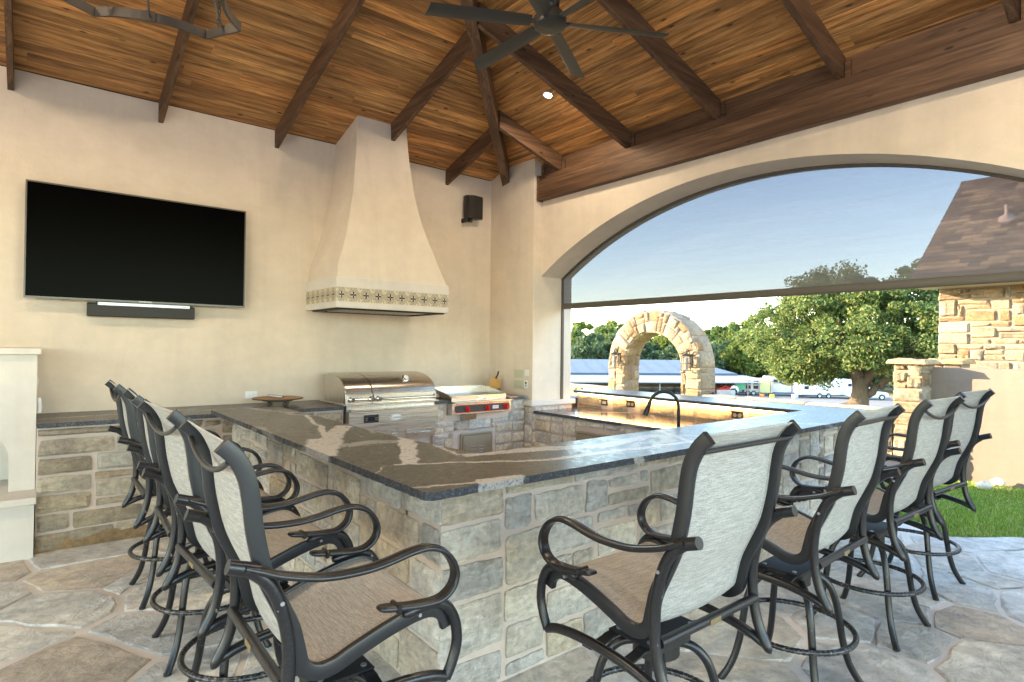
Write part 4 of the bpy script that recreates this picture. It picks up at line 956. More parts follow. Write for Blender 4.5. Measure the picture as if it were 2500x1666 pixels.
def make_stool(brace_sag):
    t=thing('bar_stool',(0,0,0),'x','bar stool')
    hx=.262; ax=.300*.96
    flat=rounded(.0125,.0225,.005,2)
    for s in (-1,1):
        P=pr(RAIL,s*hx); obj('side_rail',MB().sweep(P,flat,side=(1,0,0)),M['rail'],t,local=True,smooth=35)
        P=pr(ARM,s*ax,5); n=len(P); sc_=[1]*(n-3)+[.97,.9,.62]
        a=obj('arm',MB().sweep(P,[(x,y) for x,y in rounded(.0235,.0085,.008,4)],side=(1,0,0),scale=sc_),M['coat'],t,local=True,smooth=50)
        c0=T(.192,.7605); obj('strap_loop',MB().bbox(s*ax-.029,s*ax+.029,c0[0]-.008,c0[0]+.008,c0[1]-.014,c0[1]+.015,.005),M['coat'],a,local=True,smooth=40)
        obj('ridge',MB().tube([Vector((p.x,p.y,p.z)) + (Vector((0,-(P[min(i+1,n-1)]-P[max(i-1,0)]).z,(P[min(i+1,n-1)]-P[max(i-1,0)]).y)).normalized()*.0085) for i,p in enumerate(P[2:-3],2)],.0028,5),M['coat'],a,local=True,smooth=60)
        P=pr(POST,s*(ax-.002)); n=len(P); obj('rear_post',MB().tube(P,.0185,12,side=(1,0,0),scale=[1]*(n-5)+[.98,.85,.65,.4,.12]),M['coat'],t,local=True,smooth=50)
        y,z=T(-.262,.985); obj('arm_stub',MB().tube([(s*(ax-.002),y+.03,z-.012),(s*(ax-.002),y-.045,z+.014)],.0195,14),M['coat'],t,local=True,smooth=50)
        P=pr(LOW,s*(ax-.002)); n=len(P); obj('lower_rail',MB().tube(P,.0175,12,side=(1,0,0),scale=[1]*(n-4)+[.9,.65,.4,.15]),M['coat'],t,local=True,smooth=50)
        P=pr(FRONT,s*(ax-.002)); obj('front_post',MB().tube(P,.0175,12,side=(1,0,0),scale=[.6]+[1]*(len(P)-1)),M['coat'],t,local=True,smooth=50)
        for (u,z) in ((-.17,.872),(.27,.72)):
            y,zz=T(u,z); obj('bolt',MB().tube([(s*(hx+.012),y,zz),(s*(ax+.0195 if u<0 else ax+.019),y,zz)],.006,8),M['silver'],t,local=True,smooth=40)
    # sling: sagging sheet between the rails
    P=pr(RAIL[:-1],0,3); n=len(P); m=8; vs=[]
    for side in (0,1):
        for i,p in enumerate(P):
            tn=(P[min(i+1,n-1)]-P[max(i-1,0)]).normalized(); nr=Vector((0,-tn.z,tn.y))
            for j in range(m+1):
                q=j/m*2-1; x=q*(hx-.011); sag=.018*(1-q*q)*min(1,i/5)*min(1,(n-1-i)/4)
                w=p+Vector((x,0,0))+nr*(.013-sag-(.003 if side else 0)) ; vs.append(w)
    f=[]; K=n*(m+1)
    for i in range(n-1):
        for j in range(m):
            a=i*(m+1)+j; f.append((a,a+1,a+m+2,a+m+1)); f.append((K+a,K+a+m+1,K+a+m+2,K+a+1))
    for j in range(m): f.append((j,K+j,K+j+1,j+1)); a=(n-1)*(m+1)+j; f.append((a,a+1,K+a+1,K+a))
    sl_=obj('sling',MB().add(vs,f),M['sling'],t,local=True,smooth='all')
    for s in (-1,1):
        L=[]
        for i,p in enumerate(P[1:-1],1):
            tn=(P[min(i+1,n-1)]-P[max(i-1,0)]).normalized(); L.append(p+Vector((s*(hx-.030),0,0))+Vector((0,-tn.z,tn.y))*.0085)
        obj('seam',MB().tube([q for q in L],.0013,4),simple('seam_thread',(.06,.06,.062),.8) if 'seam_thread' not in bpy.data.materials else bpy.data.materials['seam_thread'],sl_,local=True)
    y,z=T(-.292,1.29)
    bp=[(x*hx,y-.012,z-.012-brace_sag*(1-x*x)) for x in [i/8-1 for i in range(17)]]
    obj('brace_bar',MB().tube(bp,.0085,10),M['coat'],t,local=True,smooth=60)
    y,z=T(-.158,.628); c=obj('cross_bar',MB().tube([(-ax+.01,y,z),(ax-.01,y,z)],.0165,14),M['coat'],t,local=True,smooth=60)
    obj('maker_plate',MB().bbox(-.03,.03,y-.0195,y-.0150,z-.009,z+.009,.001),simple('plate_brass',(.34,.26,.14),.4,.7) if 'plate_brass' not in bpy.data.materials else bpy.data.materials['plate_brass'],c,local=True)
    # carrier under the seat
    obj('seat_plate',MB().bbox(-.15,.15,-.10,.10,.566,.573,.002),M['blackmatte'],t,local=True)
    for y in (-.065,.075):
        obj('bent_strap',MB().sweep(cat_rom([(-ax,y,.556),(-ax+.05,y,.548),(-ax+.10,y,.556),(-.14,y,.563),(.14,y,.563),(ax-.10,y,.556),(ax-.05,y,.548),(ax,y,.556)],3),rounded(.022,.004,.002,1),side=(0,1,0)),M['blackmatte'],t,local=True,smooth=40)
    for s in (-1,1):
        for y in (-.065,.075): obj('bolt',MB().cyl((s*.12,y,.567),.010,.010,n=10),M['silver'],t,local=True)
    obj('swivel_hub',MB().cyl((0,0,.485),.085,.04,n=24).bbox(-.09,.09,-.09,.09,.526,.560,.006),M['blackmatte'],t,local=True,smooth=40)
    LEG=[(.03,.515),(.085,.522),(.14,.505),(.185,.455),(.212,.38),(.228,.29),(.243,.20),(.268,.11),(.30,.045),(.332,.0)]
    for a in (45,135,225,315):
        c_,s_=math.cos(math.radians(a)),math.sin(math.radians(a))
        P=cat_rom([(c_*r_,s_*r_,z) for r_,z in LEG],4)
        l=obj('leg',MB().tube(P,.0165,12,side=(-s_,c_,0)),M['coat'],t,local=True,smooth=60)
        obj('foot_cap',MB().cyl((c_*.328,s_*.328,-.001),.0178,.012,n=12),M['rubber'],l,local=True)
    N=240; vs=[];mm=8;RR=.272
    P=[(RR*math.cos(2*PI*i/N),RR*math.sin(2*PI*i/N),.275) for i in range(N)]
    obj('foot_ring',MB().sweep(P,[(.012*math.cos(2*PI*i/mm),.012*math.sin(2*PI*i/mm)) for i in range(mm)],closed=True,scale=[1.12 if i%3 else .98 for i in range(N)]),M['coil'],t,local=True,smooth='all')
    return t
def finish(t,x,y,rz,label,group):
    t.location=(x,y,0); t.rotation_euler=(0,0,math.radians(rz)); t['label']=label; t['group']=group
GR,GL='bar stools along the front of the bar','bar stools along the left side of the bar'
s1=make_stool(.0); s2=make_stool(.055)
finish(s1,1.80,1.34,-1,'dark framed sling bar stool nearest the viewer on the front side of the bar',GR)
def place(src,*a): finish(dup(src),*a)
place(s1,2.86,1.34,2,'second sling bar stool from the front corner, with a straight top brace',GR)
finish(s2,3.84,1.35,-1.5,'third sling bar stool along the front of the bar, with a bowed top brace',GR)
place(s2,4.78,1.41,-4,'farthest sling bar stool on the front side, beside the lawn',GR)
place(s2,.765,1.88,-91,'sling bar stool nearest the viewer on the left side, with its seat fully in view',GL)
place(s2,.765,2.72,-87,'second sling bar stool along the left side of the bar',GL)
place(s1,.765,3.46,-92,'third sling bar stool along the left side of the bar, mostly hidden',GL)
place(s2,.765,4.37,-90,'farthest sling bar stool on the left side, nearest the plaster wall',GL)
# ---------------------------------------------------------------- ceiling fan
FZ=3.80; FX_,FY_=2.68,2.91
fn=thing('ceiling_fan',(FX_,FY_,FZ),'dark bronze six blade ceiling fan hanging from the sloped roof','ceiling fan')
obj('motor_housing',MB().lathe([(0,-.035),(.095,-.033),(.108,-.025),(.108,.0),(.112,.004),(.112,.03),(.085,.07),(.05,.085),(0,.087)],(FX_,FY_,FZ),32),M['fan'],fn,smooth=40)
obj('canopy_cup',MB().lathe([(.045,.08),(.062,.10),(.066,.16),(.03,.20),(.016,.205)],(FX_,FY_,FZ),20),M['black'],fn,smooth=50)
zt=min(zA(FY_),zB(FX_)); obj('down_rod',MB().cyl((FX_,FY_,FZ+.20),.014,zt-FZ-.2,n=12),M['black'],fn,smooth=60)
obj('ceiling_mount',MB().lathe([(.0,-.09),(.05,-.085),(.07,-.02),(.07,.06)],(FX_,FY_,zt),20),M['black'],fn,smooth=50)
for a in (31.5,91.5,151.5,211.5,271.5,331.5):
    a=math.radians(a-.3); c_,s_=math.cos(a),math.sin(a)
    D=Vector((c_,s_,0)); Sd=Vector((-s_,c_,0)); tw=math.radians(14)
    prof=[(-.058,-.002),(-.03,-.010),(0,-.013),(.03,-.010),(.058,-.002),(.05,.003),(0,-.002),(-.05,.003)]
    P=[Vector((FX_,FY_,FZ+.004))+D*q for q in (.13,.3,.5,.7,.822)]
    vs=[];m_=len(prof)
    for i,p in enumerate(P):
        k_=.80+.2*min(1,i/1.5)
        for (u,w_) in prof:
            vs.append(p+Sd*(u*math.cos(tw)-w_*math.sin(tw))*k_+Vector((0,0,1))*(u*math.sin(tw)+w_*math.cos(tw))+(D*(-.02*u/.058) if i==len(P)-1 else Vector()))
    f=[(i*m_+q,i*m_+(q+1)%m_,(i+1)*m_+(q+1)%m_,(i+1)*m_+q) for i in range(len(P)-1) for q in range(m_)]+[tuple(range(m_))[::-1],tuple((len(P)-1)*m_+q for q in range(m_))]
    b=obj('blade',MB().add(vs,f),M['fan'],fn,smooth=30)
    obj('blade_iron',MB().sweep([Vector((FX_,FY_,FZ+.0))+D*.095,Vector((FX_,FY_,FZ+.004))+D*.15],rounded(.02,.008,.004,1),side=Sd),M['fan'],b,smooth=40)
# ---------------------------------------------------------------- chandelier
CX,CY,CZ=.357,3.217,3.30; s_=1.214
ch=thing('chandelier',(CX,CY,CZ),'wrought iron chandelier with a scalloped flat band ring in the top left corner','chandelier')
ba=math.radians(-14.9); lg,sh=.255*1.0,.12
cors=[]
for q in range(4):
    a=ba+q*PI/2; ux,uy=math.cos(a),math.sin(a); nx,ny=-uy,ux; D_=.425
    cors.append(((nx*D_-ux*lg,ny*D_-uy*lg),(nx*D_+ux*lg,ny*D_+uy*lg)))
band=rounded(.0055,.032,.002,1)
ring=[]
for q in range(4):
    (a,b)=cors[q]; a=Vector((*a,0)); b=Vector((*b,0)); mid=(a+b)/2; nrm=-mid.normalized(); L=[]
    for i in range(13):
        t=i/12; L.append(Vector((CX,CY,CZ))+a.lerp(b,t)+nrm*.075*(1-(2*t-1)**2))
    mb=MB(); vs=[]
    for i,p in enumerate(L):
        for dz in (-.024,.024):
            for dn in (-.006,.006): vs.append(p+nrm*dn+Vector((0,0,dz)))
    f=[]
    for i in range(12):
        o=4*i; f+=[(o,o+4,o+5,o+1),(o+2,o+3,o+7,o+6),(o,o+2,o+6,o+4),(o+1,o+5,o+7,o+3)]
    f+=[(0,1,3,2),(48,50,51,49)]
    obj('curved_band',mb.add(vs,f),M['bronze'],ch)
    cm=L[6]; obj('collar',MB().add([tuple(cm+nrm*dn+Vector((math.cos(ba+q*PI/2),math.sin(ba+q*PI/2),0))*du+Vector((0,0,dz))) for du in (-.022,.022) for dz in (-.027,.027) for dn in (-.009,.009)],[(0,1,3,2),(4,6,7,5),(0,4,5,1),(2,3,7,6),(0,2,6,4),(1,5,7,3)]),M['bronze'],ch)
    nb=Vector((*cors[(q-1)%4][0],0)); a0=a; mbx=MB()
    A_=Vector((CX,CY,CZ))+b; B_=Vector((CX,CY,CZ))+Vector((*cors[(q-1)%4][0],0)); d_=(B_-A_).normalized(); nn=Vector((-d_.y,d_.x,0))
    obj('corner_band',MB().add([tuple((A_ if e==0 else B_)+nn*dn+Vector((0,0,dz))) for e in (0,1) for dz in (-.024,.024) for dn in (-.006,.006)],[(0,1,3,2),(4,6,7,5),(0,4,5,1),(2,3,7,6),(0,2,6,4),(1,5,7,3)]),M['bronze'],ch)
    M_=(A_+B_)/2; inw=(Vector((CX,CY,CZ))-M_); inw.z=0; inw.normalize()
    up=cat_rom([M_,M_+inw*.03+Vector((0,0,.06)),M_+inw*.10+Vector((0,0,.25)),M_+inw*.30+Vector((0,0,.62))],4)
    obj('hanger_rod',MB().tube(up,.008,8),M['bronze'],ch,smooth=60)
    for j in range(6):
        c0=M_+inw*.03+Vector((0,0,.03+j*.032)); ax2=Vector((d_.x,d_.y,0)) if j%2 else inw
        obj('chain_link',MB().tube([c0+ax2*.012*math.cos(2*PI*i/10)+Vector((0,0,.022*math.sin(2*PI*i/10))) for i in range(10)],.0032,5,closed=True),M['bronze'],ch,smooth=60)
    cu=Vector(L[6])+Vector((nrm.x*.10,nrm.y*.10,.13)); obj('candle_cup',MB().lathe([(0,-.012),(.05,-.004),(.058,.004),(.02,.006),(.02,.06),(.016,.06),(.016,.0)],cu,18),M['bronze'],ch,smooth=40)
    obj('candle_sleeve',MB().cyl(cu+Vector((0,0,.006)),.015,.11,n=12),M['ivory'],ch,smooth=50)
    obj('cup_arm',MB().tube(cat_rom([Vector(L[6]),Vector(L[6])+nrm*.05+Vector((0,0,-.0)),cu+Vector((0,0,-.05)),cu+Vector((0,0,-.008))],4),.006,6),M['bronze'],ch,smooth=60)
obj('centre_stem',MB().tube([(CX,CY,CZ+.60),(CX,CY,zA(CY)+.01)],.01,8),M['bronze'],ch,smooth=60)
obj('top_hub',MB().lathe([(0,.56),(.06,.58),(.12,.62),(.06,.66),(0,.68)],(CX,CY,CZ),16),M['bronze'],ch,smooth=40)
# ---------------------------------------------------------------- garden walls, pillar, stone arch
SZO=[(4,2),(3,2),(5,2),(3,3),(2,2),(6,2),(4,1),(3,1),(2,3),(4,3)]
def gbase(x,y): return terr(math.hypot(x,y))-.05
lw=thing('low_garden_wall',(9.4,8.0,0),'low cream limestone garden wall with a flat stone coping beyond the bar','wall')
for (a,b) in ((2.95,5.925),(8.11,12.5)):
    obj('masonry_core',MB().box(9.22,9.60,a,b,-.3,.767),M['mortar_out'],lw)
    lay(lw,plane((9.22,b,-.1),(0,-1,0),(0,0,1),(-1,0,0)),b-a,.84,.09,OUT,M['stone_out'],seed=int(a*7),sizes=SZO,depth=.03,nu=4,nv=3,jit=.014)
    y=a
    r=random.Random(int(a))
    while y<b-.05:
        w=min(r.uniform(.7,1.2),b-y)
        mb=stone_mesh(lambda u,v,h,y=y:Vector((9.20+v,y+u,.768+h)),0.002,w-.002,0,.34,.028,5,3,.006,0.,r); obj('coping_stone',mb,M['stone_out'],lw,smooth=50,color=r.choice([(.50,.45,.36),(.47,.41,.32),(.52,.48,.39)])); y+=w  # coping colours made paler to carry the grazing sunlight
pl=thing('gate_pillar',(9.45,2.75,0),'cream limestone pillar with a flat slab cap where the low wall meets the stucco wall','pillar')
obj('masonry_core',MB().box(9.23,9.72,2.60,2.93,-.3,1.43),M['mortar_out'],pl)
lay(pl,plane((9.23,2.94,-.1),(0,-1,0),(0,0,1),(-1,0,0)),.35,1.53,.085,OUT,M['stone_out'],seed=71,sizes=[(2,2),(3,2),(2,1),(1,2),(3,3),(2,3),(4,2)],depth=.035,jit=.014,nu=5,nv=4)
lay(pl,plane((9.22,2.60,-.1),(1,0,0),(0,0,1),(0,-1,0)),.5,1.53,.1,OUT,M['stone_out'],seed=72,sizes=[(2,2),(3,2),(4,2)],depth=.02,jit=.012)
mb=stone_mesh(lambda u,v,h:Vector((9.13+v,3.02-u,1.432+h)),0,.52,0,.68,.055,8,6,.02,0.,random.Random(5)); obj('cap_slab',mb,M['stone_out'],pl,smooth=50,color=(.60,.42,.24))
p2_=thing('rear_pillar',(10.85,2.73,0),'second cream limestone pillar with a flat slab cap behind the stucco wall','pillar')
obj('masonry_core',MB().box(10.62,11.1,2.50,2.92,-.3,1.42),M['mortar_out'],p2_)
lay(p2_,plane((10.62,2.94,.8),(0,-1,0),(0,0,1),(-1,0,0)),.44,.62,.1,OUT,M['stone_out'],seed=73,sizes=[(2,2),(2,3),(3,2)],depth=.03,jit=.014)
mb=stone_mesh(lambda u,v,h:Vector((10.52+v,3.0-u,1.422+h)),0,.56,0,.66,.06,8,6,.02,0.,random.Random(6)); obj('cap_slab',mb,M['stone_out'],p2_,smooth=50,color=(.62,.40,.2))
A0=Vector((9.56,2.66,0)); D_=Vector((.02,-1,0)).normalized(); Nn=Vector((-1,-.02,0)).normalized()
mb=MB(); L=7.5; P=[A0,A0+D_*L,A0+D_*L-Nn*.22,A0-Nn*.22]
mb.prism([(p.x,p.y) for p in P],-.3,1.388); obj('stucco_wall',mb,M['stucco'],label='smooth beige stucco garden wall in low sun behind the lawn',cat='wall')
# stone arch
ar=thing('stone_arch',(9.4,7.0,0),'free standing cream limestone garden archway carrying two lanterns','arch')
AX0,AX1,CYA,CZA=9.20,9.66,7.014,1.25; RO,RI=1.072,.668
mb=MB(); n=32; vs=[];fs=[]
prof=[(CYA+RI,-.3),(CYA+RO,-.3)]
out=[(CYA+RO,-.3)]+[(CYA+RO*math.cos(PI*i/n),CZA+RO*math.sin(PI*i/n)) for i in range(n+1)]+[(CYA-RO,-.3)]
inn=[(CYA+RI,-.3)]+[(CYA+RI*math.cos(PI*i/n),CZA+RI*math.sin(PI*i/n)) for i in range(n+1)]+[(CYA-RI,-.3)]
m_=len(out)
for x in (AX0,AX1):
    for (y,z) in out: vs.append((x,y,z))
    for (y,z) in inn: vs.append((x,y,z))
for i in range(m_-1):
    o,q=i,m_+i; B_=2*m_
    fs+=[(o,o+1,q+1,q),(B_+o,B_+q,B_+q+1,B_+o+1),(o,B_+o,B_+o+1,o+1),(q,q+1,B_+q+1,B_+q)]
obj('masonry_core',mb.add(vs,fs),M['mortar_out'],ar)
SA=[(2,2),(3,2),(2,3),(3,3),(1,2),(2,1),(4,2)]
for (ya,sd) in ((CYA+RO,81),(CYA-RI,82)):
    lay(ar,plane((AX0,ya,-.1),(0,-1,0),(0,0,1),(-1,0,0)),RO-RI,CZA+.1,.10,OUT,M['stone_out'],seed=sd,sizes=SA,depth=.03,jit=.015,joint=.008,nu=4,nv=4)
def polar(u,v,h): a=PI-u; return Vector((AX0-h,CYA-(RI+v)*math.cos(a),CZA+(RI+v)*math.sin(a)))
r=random.Random(9)
for (u0,u1,v0,v1) in pack(PI,RO-RI,.115,[(2,2),(1,2),(2,1),(1,1),(2,4),(3,2),(2,3),(1,3)],r):
    v0_,v1_=v0,v1
    mb=stone_mesh(lambda u,v,h:polar(u,v,h),u0+.010,u1-.010,v0_+.008,v1_-.008,.03*r.uniform(.7,1.5),4,3,.010,r=r)
    c=r.choice(OUT); obj('stone',mb,M['stone_out'],ar,smooth=50,color=c)
for Rr,sg,nm in ((RI,-1,'soffit'),(RO,1,'back')):
    for (u0,u1,v0,v1) in pack(PI,AX1-AX0,.14,[(2,2),(3,2),(2,3),(3,3),(2,1)],r):
        def cyl(u,v,h,R_=Rr,s_=sg):
            q=R_+s_*h; return Vector((AX0+v,CYA+q*math.cos(u),CZA+q*math.sin(u)))
        mb=stone_mesh(cyl,u0+.012,u1-.012,v0+.008,v1-.008,.022*r.uniform(.6,1.6),4,3,.010,r=r)
        if sg>0: mb.f=[f[::-1] for f in mb.f]
        obj('stone',mb,M['stone_out'],ar,smooth=50,color=r.choice(OUT))
for (ya,sd) in ((CYA-RO,84),(CYA+RI,85)):
    lay(ar,plane((AX0,ya,-.1),(1,0,0),(0,0,1),(0,-1,0)),AX1-AX0,CZA+.1,.10,OUT,M['stone_out'],seed=sd,sizes=[(3,2),(4,2),(2,2),(3,3),(4,3)],depth=.022,jit=.014,joint=.008)
# outlet box on the side of the arch
t=thing('outdoor_outlet',(9.52,5.90,.78),'small bronze outdoor outlet box on the right side of the stone arch','outlet')
obj('box_body',MB().bbox(9.50,9.56,5.86,5.905,.70,.82,.004),M['bronze'],t); obj('hinged_cover',MB().bbox(9.57,9.60,5.85,5.90,.72,.80,.003),M['bronze'],t)
def lantern(y,z,label):
    t=thing('wall_lantern',(9.15,y,z),label,'lantern','lanterns on the stone arch')
    x=9.03; w=.058; H=.30
    obj('back_plate',MB().bbox(9.160,9.172,y-.035,y+.035,z-.10,z+.14,.003),M['blackmatte'],t)
    obj('bracket_arm',MB().tube(cat_rom([(9.16,y,z+.08),(9.12,y,z+.20),(9.06,y,z+.215),(x,y,z+.165)],4),.008,8),M['blackmatte'],t,smooth=60)
    obj('scroll',MB().tube([(9.10+.035*math.cos(a),y,z+.16+.035*math.sin(a)) for a in [i*PI/6 for i in range(10)]],.005,6),M['blackmatte'],t,smooth=60)
    for sx in (-1,1):
        for sy in (-1,1): obj('corner_bar',MB().box(x+sx*w-.005,x+sx*w+.005,y+sy*w-.005,y+sy*w+.005,z-.155,z+.10),M['blackmatte'],t)
    for zz in (-.16,-.03,.095):
        m=MB()
        for sx in (-1,1): m.box(x+sx*w-.006,x+sx*w+.006,y-w-.006,y+w+.006,z+zz,z+zz+.011)
        for sy in (-1,1): m.box(x-w+.006,x+w-.006,y+sy*w-.006,y+sy*w+.006,z+zz+.0005,z+zz+.0105)
        obj('cage_band',m,M['blackmatte'],t)
    obj('roof_cap',MB().lathe([(.085,.108),(.05,.135),(.014,.15),(.012,.168),(0,.17)],(x,y,z),12),M['blackmatte'],t,smooth=30)
    obj('glass_jar',MB().cyl((x,y,z-.14),.036,.21,n=14),simple('frosted_glass',(.30,.26,.20),.3,0,.5) if 'frosted_glass' not in bpy.data.materials else bpy.data.materials['frosted_glass'],t,smooth=60)
lantern(7.80,1.37,'black caged lantern on the left leg of the stone arch')
lantern(6.13,1.37,'black caged lantern on the right leg of the stone arch, casting a shadow')
# ---------------------------------------------------------------- house on the right
hs=thing('stone_house',(13.5,0,0),'cream limestone house with a brown shingle roof at the right edge','house')
obj('wall_core',MB().box(13.02,20,-9,3.40,-.4,2.86),M['mortar_out'],hs)
lay(hs,plane((13.02,3.41,1.05),(0,-1,0),(0,0,1),(-1,0,0)),2.6,1.80,.098,OUT,M['stone_out'],seed=91,sizes=[(4,2),(3,2),(5,2),(2,2),(6,2),(4,1),(3,1),(3,3),(5,1),(4,2)],depth=.04,jit=.016,joint=.010,nu=5,nv=4)
PT=.736; zr=lambda x:2.997+PT*(x-12.4)
GX=3.643
mb=MB(); P=[(12.4,2.985),(15.435,zr(15.435)-.012),(18.47,2.985),(18.47,2.85),(15.435,zr(15.435)-.16),(12.4,2.85)]
mb.extr(P,'y',-9.3,GX); obj('roof_deck',mb,simple('roof_underlay',(.05,.04,.035),.9),hs)
obj('gutter',MB().sweep([(12.34,-9.3,2.93),(12.34,GX,2.93)],rounded(.055,.06,.02,3),side=(1,0,0)),simple('gutter_brown',(.075,.055,.045),.4,.3),hs,smooth=30)
obj('fascia',MB().box(12.40,12.43,-9.3,GX-.001,2.76,2.849),simple('fascia_tan',(.32,.26,.20),.6),hs)
obj('soffit',MB().box(12.431,13.0,-9.3,GX-.002,2.765,2.79),simple('soffit_cream',(.48,.40,.30),.7),hs)
obj('gable_wall',MB().extr([(13.02,2.861),(17.8,2.861),(15.435,zr(15.435)-.25)],'y',3.2,3.40),M['mortar_out'],hs)
k=NT('asphalt_shingle'); v=k.obj(); c=k.mix(1.,k.oc(),k.ramp(k.noise(v,60,4,.7),[(.3,.6),(.7,1.35)]),'MULTIPLY'); M['shingle']=k.set(c,.9,0,.1,k.noise(v,120,2),.5,.004)
r=random.Random(77); SP=[(.19,.125,.10),(.27,.18,.13),(.14,.095,.085),(.34,.23,.15),(.21,.14,.115),(.165,.12,.11)]
ct2,sn2=1/math.sqrt(1+PT*PT),PT/math.sqrt(1+PT*PT); Ls=3.035/ct2; NR=26; h_=Ls/NR
fr=lambda s,y,h:Vector((12.4+s*ct2-h*sn2,y,2.997+s*sn2+h*ct2))
for j in range(NR):
    y=GX-r.uniform(0,.12)+.0; ya=GX
    while ya>1.15:
        w=r.uniform(.16,.40) if ya!=GX else r.uniform(.1,.35)
        yb=ya-w; mb=MB(); s0=j*h_; t=.012+ r.choice((0,.006))
        vs=[fr(s0,ya-.003,0),fr(s0,yb+.003,0),fr(s0+h_*1.15,yb+.003,0),fr(s0+h_*1.15,ya-.003,0),fr(s0,ya-.003,t+.006),fr(s0,yb+.003,t+.006),fr(s0+h_*1.15,yb+.003,.004),fr(s0+h_*1.15,ya-.003,.004)]
        mb.add(vs,[(0,1,2,3),(4,7,6,5),(0,4,5,1),(1,5,6,2),(3,2,6,7),(0,3,7,4)]); kk=r.uniform(.85,1.2); c=r.choice(SP)
        obj('shingle',mb,M['shingle'],hs,color=tuple(q*kk for q in c)); ya=yb
mb=MB(); s=0
mb.add([fr(0,1.14,.002),fr(0,-9.3,.002),fr(Ls,-9.3,.002),fr(Ls,1.14,.002),fr(0,1.14,.014),fr(0,-9.3,.014),fr(Ls,-9.3,.014),fr(Ls,1.14,.014)],[(0,1,2,3),(4,7,6,5),(0,4,5,1),(1,5,6,2),(3,2,6,7),(0,3,7,4)])
obj('shingle_field',mb,M['shingle'],hs,color=(.125,.085,.065))
for i in range(8): obj('ridge_cap',MB().extr([(15.33,zr(15.33)+.015),(15.435,zr(15.435)+.045),(15.54,zr(15.33)+.015),(15.435,zr(15.435)+.02)],'y',GX-.3*(i+1)+.004,GX-.3*i),M['shingle'],hs,color=(.14,.1,.08))
vp_=obj('vent_pipe',MB().cyl((13.854,2.585,4.0),.030,.33,n=12),simple('vent_pipe_pink',(.52,.38,.32),.6),hs,smooth=60)
mb=MB().lathe([(.15,-.03),(.12,.01),(.045,.045),(.032,.09)],(13.854,2.585,4.085),16); mb.v=[(x,y,z+PT*(x-13.854)) for x,y,z in mb.v]; obj('flashing',mb,bpy.data.materials['vent_pipe_pink'],vp_,smooth=40)
# ---------------------------------------------------------------- grass and small things on the lawn
def fastmesh(name,V,k_,mat,parent=None,**kw):
    n=len(V)//k_; me=bpy.data.meshes.new(name); me.vertices.add(len(V)); me.vertices.foreach_set('co',np.ascontiguousarray(V,dtype=np.float32).ravel())
    me.loops.add(n*k_); me.loops.foreach_set('vertex_index',np.arange(n*k_,dtype=np.int32)); me.polygons.add(n); me.polygons.foreach_set('loop_start',np.arange(0,n*k_,k_,dtype=np.int32))
    try: me.polygons.foreach_set('loop_total',np.full(n,k_,dtype=np.int32))
    except Exception: pass
    me.update(calc_edges=True); me.materials.append(mat); o=bpy.data.objects.new(name,me); return link(o,parent,**kw)
R=np.random.default_rng(4)
def pt_inside(x,y):
    ed=np.interp(y,[-6,-1,.4,1.04,1.16,1.38,1.5,1.8,2.2,6],[6.3,6.25,6.1,6.06,6.14,6.22,6.16,6.35,6.5,6.55])
    st=9.56+np.maximum(0,(2.66-y))*.02
    return (x>ed+.015*np.sin(y*40))&(x<st-.01)
N=60000; gx=R.uniform(6.0,11.5,N*2); gy=R.uniform(-.9,2.9,N*2); ok=pt_inside(gx,gy); gx=gx[ok][:N]; gy=gy[ok][:N]; N=len(gx)
patch=.5+.5*np.sin(gx*2.1+np.sin(gy*3))*np.cos(gy*2.7+gx)
hh=R.uniform(.016,.046,N)*(.55+.8*patch); an=R.uniform(0,2*PI,N); ln=R.uniform(-.6,.6,(N,2))*hh[:,None]; w=.0035
g0=np.interp(np.hypot(gx,gy),[0,10,50],[-.06,-.10,-2.55])
V=np.zeros((N,3,3)); V[:,0]=np.stack([gx-w*np.cos(an),gy-w*np.sin(an),g0],1); V[:,1]=np.stack([gx+w*np.cos(an),gy+w*np.sin(an),g0],1); V[:,2]=np.stack([gx+ln[:,0],gy+ln[:,1],g0+hh],1)
k=NT('grass_blade'); rp=k.n('NewGeometry').outputs['Random Per Island']; c=k.ramp(rp,[(0,(.13,.28,.02)),(.5,(.24,.42,.04)),(.75,(.42,.48,.10)),(1,(.62,.52,.28))]); M['blade']=k.set(c,.7,0,.2)
fastmesh('grass',V.reshape(-1,3),3,M['blade'],kind='stuff',label='short green lawn grass with dry straw patches')
for (x,y,l,sd) in ((9.036,1.90,'knobbly white garden stone on the grass, nearer one',1),(9.42,1.84,'knobbly white garden stone on the grass, closer to the stucco wall',2)):
    r=random.Random(sd); mb=MB(); n=14; vs=[];fs=[]
    for i in range(7):
        ph=PI*i/6
        for j in range(n):
            a=2*PI*j/n; rr=.05*math.sin(ph)*(1+.3*math.sin(a*4+i)+.15*r.random()); vs.append((x+rr*math.cos(a)*.8,y+rr*math.sin(a)*1.35,-.03+.05*math.cos(ph)*(1+.25*math.sin(a*3))))
    for i in range(6):
        for j in range(n): k_=(j+1)%n; fs.append((i*n+j,(i+1)*n+j,(i+1)*n+k_,i*n+k_))
    obj('garden_stone',mb.add(vs,fs),simple('white_stone',(.75,.70,.60),.8) if 'white_stone' not in bpy.data.materials else bpy.data.materials['white_stone'],smooth='all',label=l,cat='stone',group='white stones on the lawn')
